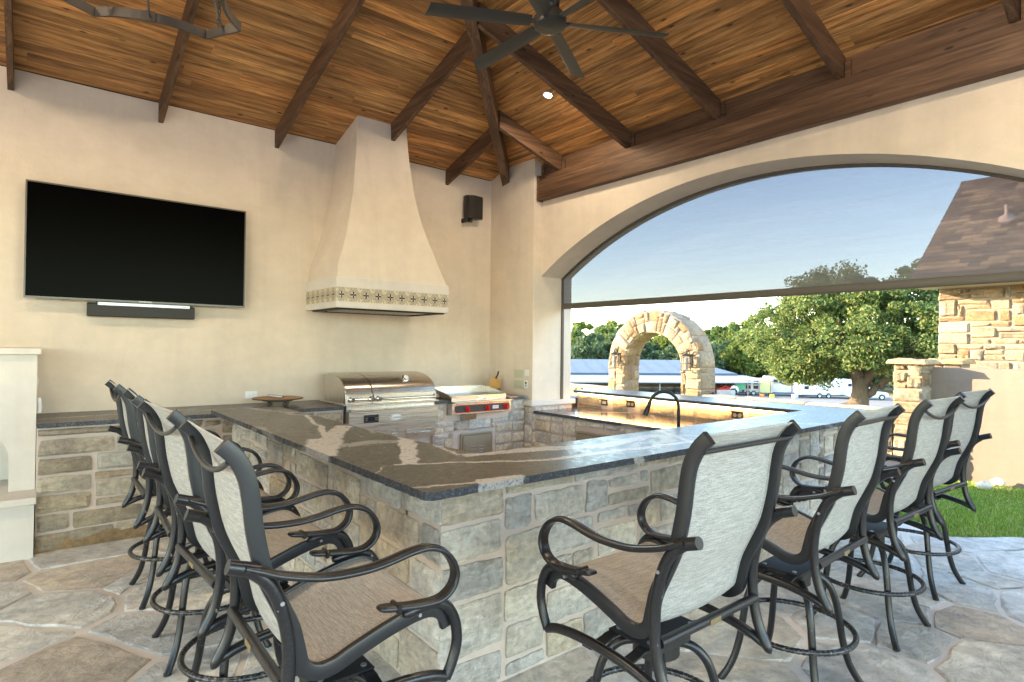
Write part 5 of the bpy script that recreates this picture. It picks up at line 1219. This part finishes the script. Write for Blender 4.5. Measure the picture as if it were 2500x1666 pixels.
# ---------------------------------------------------------------- trees
def leaf_mat(name,stops,tr=.45):
    k=NT(name); rp=k.n('NewGeometry').outputs['Random Per Island']; c=k.ramp(rp,stops); k.set(c,.65,0,.25)
    t=k.n('BsdfTranslucent'); k.t.links.new(c,t.inputs[0]); mx=k.n('MixShader'); mx.inputs[0].default_value=tr; k.l(k.b,0,mx,1); k.l(t,0,mx,2); k.l(mx,0,k.out,0); return k.m
M['oak_leaf']=leaf_mat('oak_leaf',[(0,(.06,.11,.03)),(.45,(.12,.185,.05)),(.8,(.23,.27,.08)),(1,(.38,.36,.13))])
WOODM=[leaf_mat('woodland_leaf_a',[(0,(.07,.125,.04)),(.6,(.14,.20,.06)),(1,(.22,.27,.08))]),leaf_mat('woodland_leaf_b',[(0,(.09,.15,.03)),(.6,(.19,.24,.05)),(1,(.33,.33,.08))]),leaf_mat('woodland_leaf_c',[(0,(.06,.11,.055)),(.6,(.11,.165,.08)),(1,(.18,.22,.10))])]
k=NT('tree_bark'); v=k.map(k.obj(),(1,1,.25)); c=k.mix(k.noise(v,7,6,.7),(.07,.052,.035),(.24,.19,.13)); M['bark']=k.set(c,.9,0,.1,k.noise(v,14,6,.7),1.,.06)
def leaves(cent,rad,per,size,rg,flat=.8):
    C=np.repeat(cent,per,axis=0); r_=np.repeat(rad,per); n=len(C)
    d=rg.normal(size=(n,3)); d/=np.linalg.norm(d,axis=1)[:,None]; d*= (rg.random(n)**.45*r_)[:,None]; d[:,2]*=flat
    P=C+d; a=rg.normal(size=(n,3)); a/=np.linalg.norm(a,axis=1)[:,None]; b=rg.normal(size=(n,3)); b-=a*(a*b).sum(1)[:,None]; b/=np.linalg.norm(b,axis=1)[:,None]
    s=(size*rg.uniform(.55,1.3,n))[:,None]; a*=s; b*=s*.6
    V=np.stack([P-a,P+b*.9-a*.1,P+a,P-b*.9-a*.1],1); return V.reshape(-1,3)
def limb(p,q,r0,r1,rg,n=6,wob=.08):
    p,q=Vector(p),Vector(q); L=(q-p).length; P=[p]
    for i in range(1,n): P.append(p.lerp(q,i/n)+Vector(rg.normal(size=3)*L*wob*.5)+Vector((0,0,L*.05*math.sin(PI*i/n))))
    P.append(q); return P,[(r0+(r1-r0)*i/n)/r0 for i in range(n+1)]
TX,TY,TZ=47.9,17.4,-2.62; rg=np.random.default_rng(8)
oak=thing('oak_tree',(TX,TY,TZ),'big spreading oak with a thick forked trunk and wide olive green crown','tree')
Rt=Vector((.34,-.94,0)); Fw=Vector((.94,.34,0)); B0=Vector((TX,TY,TZ))
def OP(r_,f_,z_): return B0+Rt*r_+Fw*f_+Vector((0,0,z_))
mb=MB(); fork=OP(.0,0,2.15)
mb.tube(cat_rom([OP(-.35,0,-.3),OP(-.12,0,.25),OP(-.02,0,.9),OP(.0,0,1.5),OP(-.1,0,2.3)],4),.95,16,scale=[1.25,1.1,.95,.82,.74,.70,.67,.64,.62,.60,.59,.58,.57,.56,.55,.55,.55]); 
obj('trunk',mb,M['bark'],oak,smooth='all')
tips=[]
for (a,b,r0,r1) in ((OP(-.1,0,2.2),OP(-1.2,.4,4.6),.50,.28),(OP(.1,0,1.7),OP(2.6,-.2,4.3),.42,.26),(OP(.25,.1,.85),OP(2.2,.3,2.5),.30,.20),(OP(2.2,.3,2.5),OP(2.5,.3,3.1),.2,.12),(OP(-1.2,.4,4.5),OP(-4.5,0,5.6),.24,.10),(OP(-1.2,.4,4.5),OP(-1.4,1,8.0),.24,.08),(OP(2.6,-.2,4.2),OP(5.6,.5,6.0),.22,.08),(OP(2.6,-.2,4.2),OP(2.4,-1,8.2),.20,.07),(OP(-4,0,5.4),OP(-6.8,-.6,3.6),.10,.04),(OP(-2.6,.2,5.0),OP(-4.5,-2,3.4),.12,.04),(OP(-1.2,.4,4.6),OP(-2.0,-3.2,5.6),.16,.05),(OP(2.6,-.2,4.2),OP(3.2,-3.4,5.2),.15,.05),(OP(-1.4,.8,7),OP(-4.0,.6,8.8),.1,.04),(OP(2.4,-.8,7),OP(4.8,-.6,8.6),.1,.04)):
    P,sc_=limb(a,b,r0,r1,rg); obj('limb',MB().tube(P,r0,10,scale=sc_),M['bark'],oak,smooth='all')
cl=[];rd=[]
for i in range(760):
    d=rg.normal(size=3); d/=np.linalg.norm(d); rr=rg.random()**.33
    if rr<.42: continue
    x,y,z=d*rr
    if z<-.55 and abs(x)<.35: continue
    top=5.5 if z>0 else 3.6
    ww=9.0*(1+.10*math.sin(5*math.atan2(z,x)))
    base=5.0 - (1.2 if x<-.4 else 0)*(abs(x)-.4)*1.5
    c=OP(x*ww*(1+.55*max(z,0))+1.4,y*6.5,base+z*top); cl.append(tuple(c-B0)); rd.append(rg.choice([.5,.7,.9,1.3]))
V=leaves(np.array(cl),np.array(rd),250,.125,rg,.7)
fastmesh('crown',V,4,M['oak_leaf'],oak)
# the oak crown as generic leaf meshes for the woodland
protos=[]
def woodland_mesh(sd,w,h):
    rg=np.random.default_rng(sd); C=[];Q=[]
    for i in range(34):
        d=rg.normal(size=3); d/=np.linalg.norm(d); rr=rg.random()**.4; C.append((d[0]*rr*w,d[1]*rr*w*.8,h*.58+d[2]*rr*h*.40)); Q.append(rg.uniform(.9,1.9))
    for i in range(6): C.append((rg.normal()*w*.35,rg.normal()*w*.3,h*(.92+.1*rg.random()))); Q.append(.8)
    return leaves(np.array(C),np.array(Q),110,.42,rg,.85)
KIND=['dark green','yellow green','blue green']
meshes={}
for kd in range(3):
    for s_ in range(2):
        V=woodland_mesh(100+kd*7+s_,[4.6,4.0,4.9][kd],[10.5,11.0,9.6][kd]); o=fastmesh('crown',V,4,WOODM[kd]); meshes[(kd,s_)]=o.data; COL.objects.unlink(o); bpy.data.objects.remove(o)
tb=MB().tube([(0,0,-.5),(.1,0,2.5),(-.1,.1,5.5)],.28,8,scale=[1.2,.8,.5]); tm=obj('trunk',tb,M['bark']); tmd=tm.data; bpy.data.objects.remove(tm)
rg=np.random.default_rng(15)
spots=[]
ROW=[(126,-12,22,.84),(142,-12,22,1.0),(158,-14,24,1.16)]
def place_tree(x,y,sc,kd,label):
    t=thing('woodland_tree',(x,y,-5.75),label,'tree','woodland trees behind the barn',rz=float(rg.uniform(0,6.28))); t.scale=(sc,sc,sc*float(rg.uniform(.9,1.12)))
    c=bpy.data.objects.new('crown',meshes[(kd,int(rg.integers(2)))]); link(c,t); c2=bpy.data.objects.new('trunk',tmd); link(c2,t)
cnt=0
for ri,(D_r,n0,n1,sc) in enumerate(ROW):
    n=20+ri
    for i in range(n):
        px=1370+ (2290-1370)*(i+.5*(ri%2))/(n-1)+rg.uniform(-16,16)
        az=math.atan((px-1250)/1429.6)+math.radians(39.268)
        d=D_r+rg.uniform(-5,5); kd=int(rg.choice([0,0,1,2,2] if ri<2 else [0,1,2]))
        row=['front','middle','back'][ri]
        nth=['first','second','third','fourth','fifth','sixth','seventh','eighth','ninth','tenth','eleventh','twelfth','thirteenth','fourteenth','fifteenth','sixteenth','seventeenth','eighteenth','nineteenth','twentieth','twenty first','twenty second'][i]
        place_tree(d*math.sin(az),d*math.cos(az),sc*float(rg.uniform(.85,1.12)),kd,f'{KIND[kd]} woodland tree, {nth} from the left in the {row} row behind the barn'); cnt+=1
# ---------------------------------------------------------------- barn
def frame(O,X):
    O=Vector(O); X=Vector(X).normalized(); Y=Vector((-X.y,X.x,0)); return lambda x,y,z:O+X*x+Y*y+Vector((0,0,z))
def tf(mb,f): mb.v=[tuple(f(*p)) for p in mb.v]; return mb
GZ=-5.75
bo=Vector((78.65,55.2,GZ)); bx_=Vector((93.835-64.06,45.94-64.07,0)).normalized(); bf=frame(bo,bx_)
bn=thing('barn',tuple(bo),'long open sided barn with a blue grey metal roof and a pale lean-to','barn')
k=NT('metal_roof_grey'); v=k.obj(); M['mroof']=k.set(k.mix(k.noise(v,.4,4),(.18,.195,.22),(.24,.255,.28)),.55,.3,.4)
k=NT('metal_roof_pale'); v=k.obj(); M['mroof2']=k.set(k.mix(k.noise(v,.4,4),(.36,.34,.33),(.46,.43,.41)),.55,.2,.4)
M['barnwood']=simple('barn_tan_wall',(.28,.21,.15),.8); M['darkpost']=simple('dark_steel_post',(.03,.03,.035),.6); M['rail_grey']=simple('pen_rail_grey',(.30,.31,.32),.5,.5)
obj('main_roof',tf(MB().add([(-40,5,3.3),(13.0,5,3.3),(8.0,13,5.35),(-40,13,5.35),(-40,21,3.3),(13.0,21,3.3)],[(0,1,2,3),(3,2,5,4),(1,5,2)]),bf),M['mroof'],bn)
obj('eave_shade_trim',tf(MB().box(-40,13.1,4.9,5.0,3.05,3.28),bf),simple('eave_blue_shadow',(.06,.09,.13),.6),bn)  # shade under the eave, put into the strip's dark blue colour
obj('lean_to_roof',tf(MB().add([(-40,-.4,2.25),(17.6,-.4,2.15),(14.2,5.2,3.02),(-40,5.2,3.04),(-40,-.4,2.08),(17.6,-.4,1.98),(14.2,5.2,2.9),(-40,5.2,2.9)],[(0,1,2,3),(7,6,5,4),(0,4,5,1),(1,5,6,2)]),bf),M['mroof2'],bn)
obj('gutter',tf(MB().box(-40,17.6,-.6,-.41,2.0,2.14),bf),M['rail_grey'],bn)
for i in range(19): obj('roof_seam',tf(MB().add([(-38+i*2.6,4.95,3.33),(-37.9+i*2.6,4.95,3.33),(-37.9+i*2.6,13,5.38),(-38+i*2.6,13,5.38)],[(0,1,2,3)]),bf),M['mroof'],bn)
obj('back_wall',tf(MB().box(-40,13,12,12.2,0,3.2),bf),M['barnwood'],bn)
obj('end_wall',tf(MB().box(12.8,13,5,12,0,3.2),bf),M['barnwood'],bn)
for i in range(15):
    x=-36+i*3.7
    obj('post',tf(MB().box(x,x+.14,.0,.14,0,2.1),bf),M['rail_grey'] if i%2 else M['darkpost'],bn)
for i in range(15):
    x=-36+i*3.7
    if x>8: break
    obj('stall_rail',tf(MB().box(x+.2,x+3.6,3.0,3.05,1.05,1.12).box(x+.2,x+3.6,3.0,3.05,.1,.16),bf),M['rail_grey'],bn)
    for j in range(12): obj('stall_bar',tf(MB().box(x+.3+j*.28,x+.33+j*.28,3.0,3.04,.17,1.04),bf),M['rail_grey'],bn)
# ---------------------------------------------------------------- trailers, truck, yard things
def wheel(parent,f,x,y,r,w=.22,sgn=-1):
    t=MB(); prof=[(r*.62,0),(r*.95,0),(r,w*.15),(r,w*.85),(r*.95,w),(r*.62,w)]
    m=MB().lathe(prof,(0,0,0),20); m.v=[(x+a,y+c*sgn*-1 if False else y+c,r+b) for a,b,c in m.v]
    wh=obj('wheel',tf(m,f),M['rubber'],parent,smooth=40)
    m=MB().lathe([(0,.05),(r*.22,.03),(r*.3,.07),(r*.55,.05),(r*.62,.0)],(0,0,0),16); m.v=[(x+a,y+c-.0,r+b) for a,b,c in m.v]; obj('rim',tf(m,f),M['silver'],wh,smooth=40)
def trailer(name,label,O,X,L,H,win,wheels,paint,nose=0,door=None,stripes=True,z0=.55,W_=2.3):
    f=frame(O,X); t=thing(name,tuple(O),label,'trailer','trailers parked by the barn')
    P=[(0,z0),(0,z0+H),(L-(nose or 0)*.0,z0+H*1.0)] 
    if nose: P=[(0,z0),(0,z0+H*.84),(L*.28,z0+H*1.0),(L-.5,z0+H*1.02),(L-.1,z0+H*.9),(L,z0+H*.5),(L,z0)]
    else: P=[(0,z0),(0,z0+H),(.15,z0+H+.08),(L-.15,z0+H+.08),(L,z0+H),(L,z0)]
    obj('body',tf(MB().extr(P,'y',0,W_),f),paint,t)
    for (x,z,w,h) in win:
        o=obj('window_frame',tf(MB().box(x-.05,x+w+.05,-.03,0,z-.05,z+h+.05),f),M['silver'],t); obj('pane',tf(MB().box(x,x+w,-.045,-.031,z,z+h),f),M['window'],o)
    if stripes:
        for i in range(4): obj('side_rib',tf(MB().box(.1,L-.1,-.012,-.001,z0+.15+i*.16,z0+.18+i*.16),f),M['silver'],t)
    if door: x,w=door; d=obj('door',tf(MB().bbox(x,x+w,-.04,0,z0+.1,z0+H*.86,.02),f),M['paint'],t); obj('door_window',tf(MB().box(x+.2,x+w-.2,-.055,-.041,z0+H*.55,z0+H*.75),f),M['window'],d)
    for x in wheels: wheel(t,f,x,-.05,.38)
    if wheels: obj('fender',tf(MB().bbox(wheels[0]-.5,wheels[-1]+.5,-.08,-.001,.78,.88,.02),f),M['silver'],t)
    obj('chassis',tf(MB().box(.1,L,.1,W_-.1,z0-.15,z0-.001),f),M['darkpost'],t)
    obj('hitch',tf(MB().box(-1.0,.1,W_/2-.06,W_/2+.06,z0-.2,z0-.08) if not nose else MB().box(L,L+.9,W_/2-.06,W_/2+.06,z0-.2,z0-.08),f),M['darkpost'],t)
    return t
GZv=GZ
X_=Vector((98.05-91.76,36.40-41.73,0))
trailer('horse_trailer','long white gooseneck horse trailer with three small windows, hitched to the pickup',(91.76,41.73,GZ),X_,8.25,2.35,[(.55,2.05,.65,.7),(1.75,2.1,.6,.45),(2.85,2.1,.6,.45),(3.95,2.1,.6,.45),(.55,1.35,.65,.5)],(2.9,4.25),M['paint'],nose=1,door=(7.0,.95))
t=[o for o in COL.objects if o.name=='horse_trailer'][0]; f=frame((91.76,41.73,GZ),X_)
for i,x in enumerate((1.75,2.85,3.95)): obj('lower_hatch',tf(MB().bbox(x-.1,x+.8,-.03,-.001,1.15,1.85,.01),f),M['paint'],t)
for i in range(9): obj('ladder_rung',tf(MB().box(6.55,6.85,-.05,-.01,.9+i*.22,.95+i*.22),f),M['darkpost'],t)
obj('roof_rack',tf(MB().box(2.0,6.2,.3,2.0,2.96,3.02),f),M['white'],t)
X_=Vector((95.24-92.70,43.31-46.81,0))
trailer('living_quarters_trailer','white trailer with one wide dark window, behind the canopy posts',(91.9,47.5,GZ),X_,6.3,2.45,[(1.0,2.0,1.5,.6),(3.5,2.0,.5,.55),(4.9,1.85,.7,.5)],(),M['paint'],door=(3.2,.9))
X_=Vector((92.99-89.13,48.64-49.57,0))
trailer('cream_trailer','short cream trailer with four square dark windows beside the tractor',(89.2,49.6,GZ),Vector((.62,-.78,0)),4.4,2.15,[(.25,1.75,.75,.6),(.25,1.05,.75,.55),(1.4,1.75,.75,.6),(1.4,1.05,.75,.55)],(.6,1.45),M['cream_paint'],door=(3.1,.8),stripes=False,z0=.5)
# pickup
f=frame((95.45,36.2,GZ),Vector((97.994-97.156,33.167-34.028,0)))
pk=thing('pickup_truck',(95.45,36.2,GZ),'white pickup truck standing half behind the oak trunk','pickup truck')
obj('body',tf(MB().extr([(0,.55),(0,1.15),(1.9,1.18),(1.95,1.25),(4.05,1.25),(5.35,1.16),(5.55,1.0),(5.6,.5),(5.0,.42),(.3,.42)],'y',0,1.9),f),M['paint'],pk,smooth=30)
obj('cab',tf(MB().extr([(1.95,1.251),(2.15,1.78),(3.35,1.80),(4.1,1.251)],'y',.12,1.78),f),M['paint'],pk)
for P in ([(2.3,1.28),(2.35,1.70),(2.95,1.72),(2.95,1.28)],[(3.05,1.28),(3.05,1.72),(3.30,1.72),(3.85,1.28)]): obj('window',tf(MB().extr(P,'y',.105,.119),f),M['window'],pk)
obj('windscreen',tf(MB().add([(3.42,.2,1.77),(3.42,1.7,1.77),(4.13,1.75,1.27),(4.13,.15,1.27)],[(0,1,2,3)]),f),M['window'],pk)
for y in (.1,1.45): obj('headlight',tf(MB().bbox(5.50,5.60,y,y+.35,.85,1.05,.02),f),M['silver'],pk)
obj('grille',tf(MB().bbox(5.56,5.62,.5,1.4,.7,1.02,.01),f),M['silver'],pk); obj('bumper',tf(MB().bbox(5.5,5.75,.05,1.85,.42,.62,.03),f),M['silver'],pk)
obj('door_handle',tf(MB().box(2.8,2.95,-.02,-.001,1.05,1.09),f),M['silver'],pk); obj('wing_mirror',tf(MB().bbox(3.6,3.75,-.22,-.02,1.3,1.5,.02),f),M['darkpost'],pk)
for x in (.95,4.65): wheel(pk,f,x,-.04,.41); 
for x in (.95,4.65): obj('wheel_arch',tf(MB().tube([(x+.47*math.cos(PI*i/10),-.01,.42+.47*math.sin(PI*i/10)) for i in range(11)],.035,6),f),M['darkpost'],pk)
# tractor with reel, pen panels, bins
f=frame((84.0,51.0,GZ),Vector((.6,-.8,0)))
tc_=thing('red_tractor',(84.0,51.0,GZ),'small red tractor parked under the lean-to behind the pen panels','tractor')
obj('bonnet',tf(MB().bbox(0,1.7,.3,1.1,.75,1.25,.08),f),M['red'],tc_); obj('fender',tf(MB().bbox(1.7,2.6,0,1.4,.9,1.15,.08),f),M['red'],tc_); obj('seat',tf(MB().bbox(1.9,2.3,.5,.9,1.16,1.6,.04),f),M['black'],tc_)
obj('roll_bar',tf(MB().tube([(2.5,.2,1.1),(2.5,.2,2.0),(2.5,1.2,2.0),(2.5,1.2,1.1)],.04,6),f),M['darkpost'],tc_); wheel(tc_,f,2.2,-.05,.62,.3); wheel(tc_,f,.45,.1,.4,.25)
obj('loader_arm',tf(MB().sweep([(2.0,.1,1.3),(.8,.1,1.5),(-.6,.1,.6)],rounded(.06,.05,.01,1),side=(0,1,0)),f),M['red'],tc_)
f=frame((85.2,49.7,GZ),Vector((.6,-.8,0)))
rl=thing('hose_reel',(85.2,49.7,GZ),'large round pale hose reel beside the red tractor','hose reel')
m=MB().lathe([(.30,.0),(.62,.0),(.66,.04),(.62,.08),(.30,.08)],(0,0,0),24); m.v=[(.6+a,c,1.0+b) for a,b,c in m.v]; obj('flange',tf(m,f),M['paint'],rl,smooth=40)
m=MB().lathe([(.05,.02),(.28,.02),(.28,.4),(.05,.4)],(0,0,0),20); m.v=[(.6+a,c,1.0+b) for a,b,c in m.v]; obj('drum',tf(m,f),M['rail_grey'],rl,smooth=40)
obj('stand',tf(MB().box(.2,.3,0,.6,0,1.0).box(.9,1.0,0,.6,0,1.0),f),M['darkpost'],rl)
f=frame((82.28,50.3,GZ),Vector((84.64-82.28,48.49-50.31,0)))
pn=thing('pen_panel',(82.28,50.3,GZ),'low pen fence with a corrugated pale sheet in a dark frame','fence')
obj('frame',tf(MB().box(0,3.0,0,.04,1.08,1.14).box(0,3.0,0,.04,.02,.08).box(0,.05,.041,.08,0,1.2).box(2.95,3.0,.041,.08,0,1.2),f),M['darkpost'],pn)
for i in range(19): obj('corrugation',tf(MB().box(.08+i*.152,.19+i*.152,.045,.07,.1,1.06),f),simple('zinc_sheet',(.42,.42,.41),.5,.5) if 'zinc_sheet' not in bpy.data.materials else bpy.data.materials['zinc_sheet'],pn)
def bin_(name,label,x,y,c,w,d,h,cat):
    t=thing(name,(x,y,GZ),label,cat); obj('tub',MB().bbox(x-w/2,x+w/2,y-d/2,y+d/2,GZ,GZ+h,.04),c,t); obj('rim',MB().bbox(x-w/2-.04,x+w/2+.04,y-d/2-.04,y+d/2+.04,GZ+h,GZ+h+.06,.01),c,t); obj('handle',MB().tube([(x-w/2,y,GZ+h*.7),(x-w/2-.1,y,GZ+h*.6),(x-w/2,y,GZ+h*.5)],.02,5),M['darkpost'],t)
bin_('yellow_bin','bright yellow plastic bin standing on the drive',86.5,43.6,simple('yellow_plastic',(.75,.60,.03),.5),.6,.45,.55,'bin')
bin_('orange_tub','round orange feed tub on the drive behind the yellow bin',87.9,45.9,simple('orange_plastic',(.70,.22,.03),.5),.6,.5,.42,'tub')
bin_('blue_crate','pale blue crate on the drive under the canopy posts',91.3,42.4,simple('pale_blue_plastic',(.45,.55,.70),.5),1.1,.6,.5,'crate')
cn=thing('canopy_frame',(88.5,44.8,GZ),'dark thin canopy frame in front of the trailers','canopy')
for (x,y,h) in ((85.17,46.7,2.3),(88.28,44.78,2.45),(91.67,43.06,2.5),(92.02,42.11,2.5)): obj('post',MB().box(x-.05,x+.05,y-.05,y+.05,GZ,GZ+h),M['darkpost'],cn)
f=frame((88.28,44.78,GZ),(3.39,-1.72,0)); obj('top_rail',tf(MB().box(0,3.8,-.03,.03,2.46,2.52),f),M['darkpost'],cn)
f=frame((90.5,47.3,GZ),Vector((.5,-.86,0))); fl_=thing('shade_panel',(90.5,47.3,GZ),'tall pale yellow screen panel between the cream and white trailers','panel')
obj('panel_cloth',tf(MB().box(-.3,1.4,0,.03,.5,2.5),f),simple('pale_yellow_panel',(.55,.50,.22),.7),fl_); obj('panel_frame',tf(MB().box(-.35,-.3,0,.05,0,2.55).box(1.4,1.45,0,.05,0,2.55),f),M['silver'],fl_)
f=frame((87.6,50.2,GZ),Vector((.6,-.8,0))); fl_=thing('green_sheet',(87.6,50.2,GZ),'green translucent sheet hanging beside the cream trailer','panel')
obj('cloth',tf(MB().box(0,1.5,0,.02,.9,2.2),f),simple('green_sheet_cloth',(.10,.35,.18),.7),fl_)
# far fence and shed seen past the oak
ff_=thing('paddock_fence',(112,45,GZ),'dark pipe paddock fence far behind the oak and trailers','fence')
f=frame((108,52,GZ),Vector((.36,-.93,0)))
for i in range(16): obj('post',tf(MB().box(i*2.2,i*2.2+.1,0,.1,0,1.7),f),M['darkpost'],ff_)
for z in (.5,1.05,1.6): obj('rail',tf(MB().box(0,33,.02,.08,z,z+.07),f),M['darkpost'],ff_)
f=frame((118,35,GZ),Vector((.3,-.95,0)))
sh=thing('white_shed',(118,35,GZ),'small pale shed far beyond the paddock fence','shed')
obj('wall',tf(MB().box(0,9,0,5,0,3.0),f),M['paint'],sh); obj('roof',tf(MB().extr([(-.3,3.0),(2.5,4.0),(5.3,3.0)],'x',-.3,9.3),f),M['mroof'],sh); obj('door',tf(MB().box(3,5,-.05,-.001,0,2.4),f),M['rail_grey'],sh)
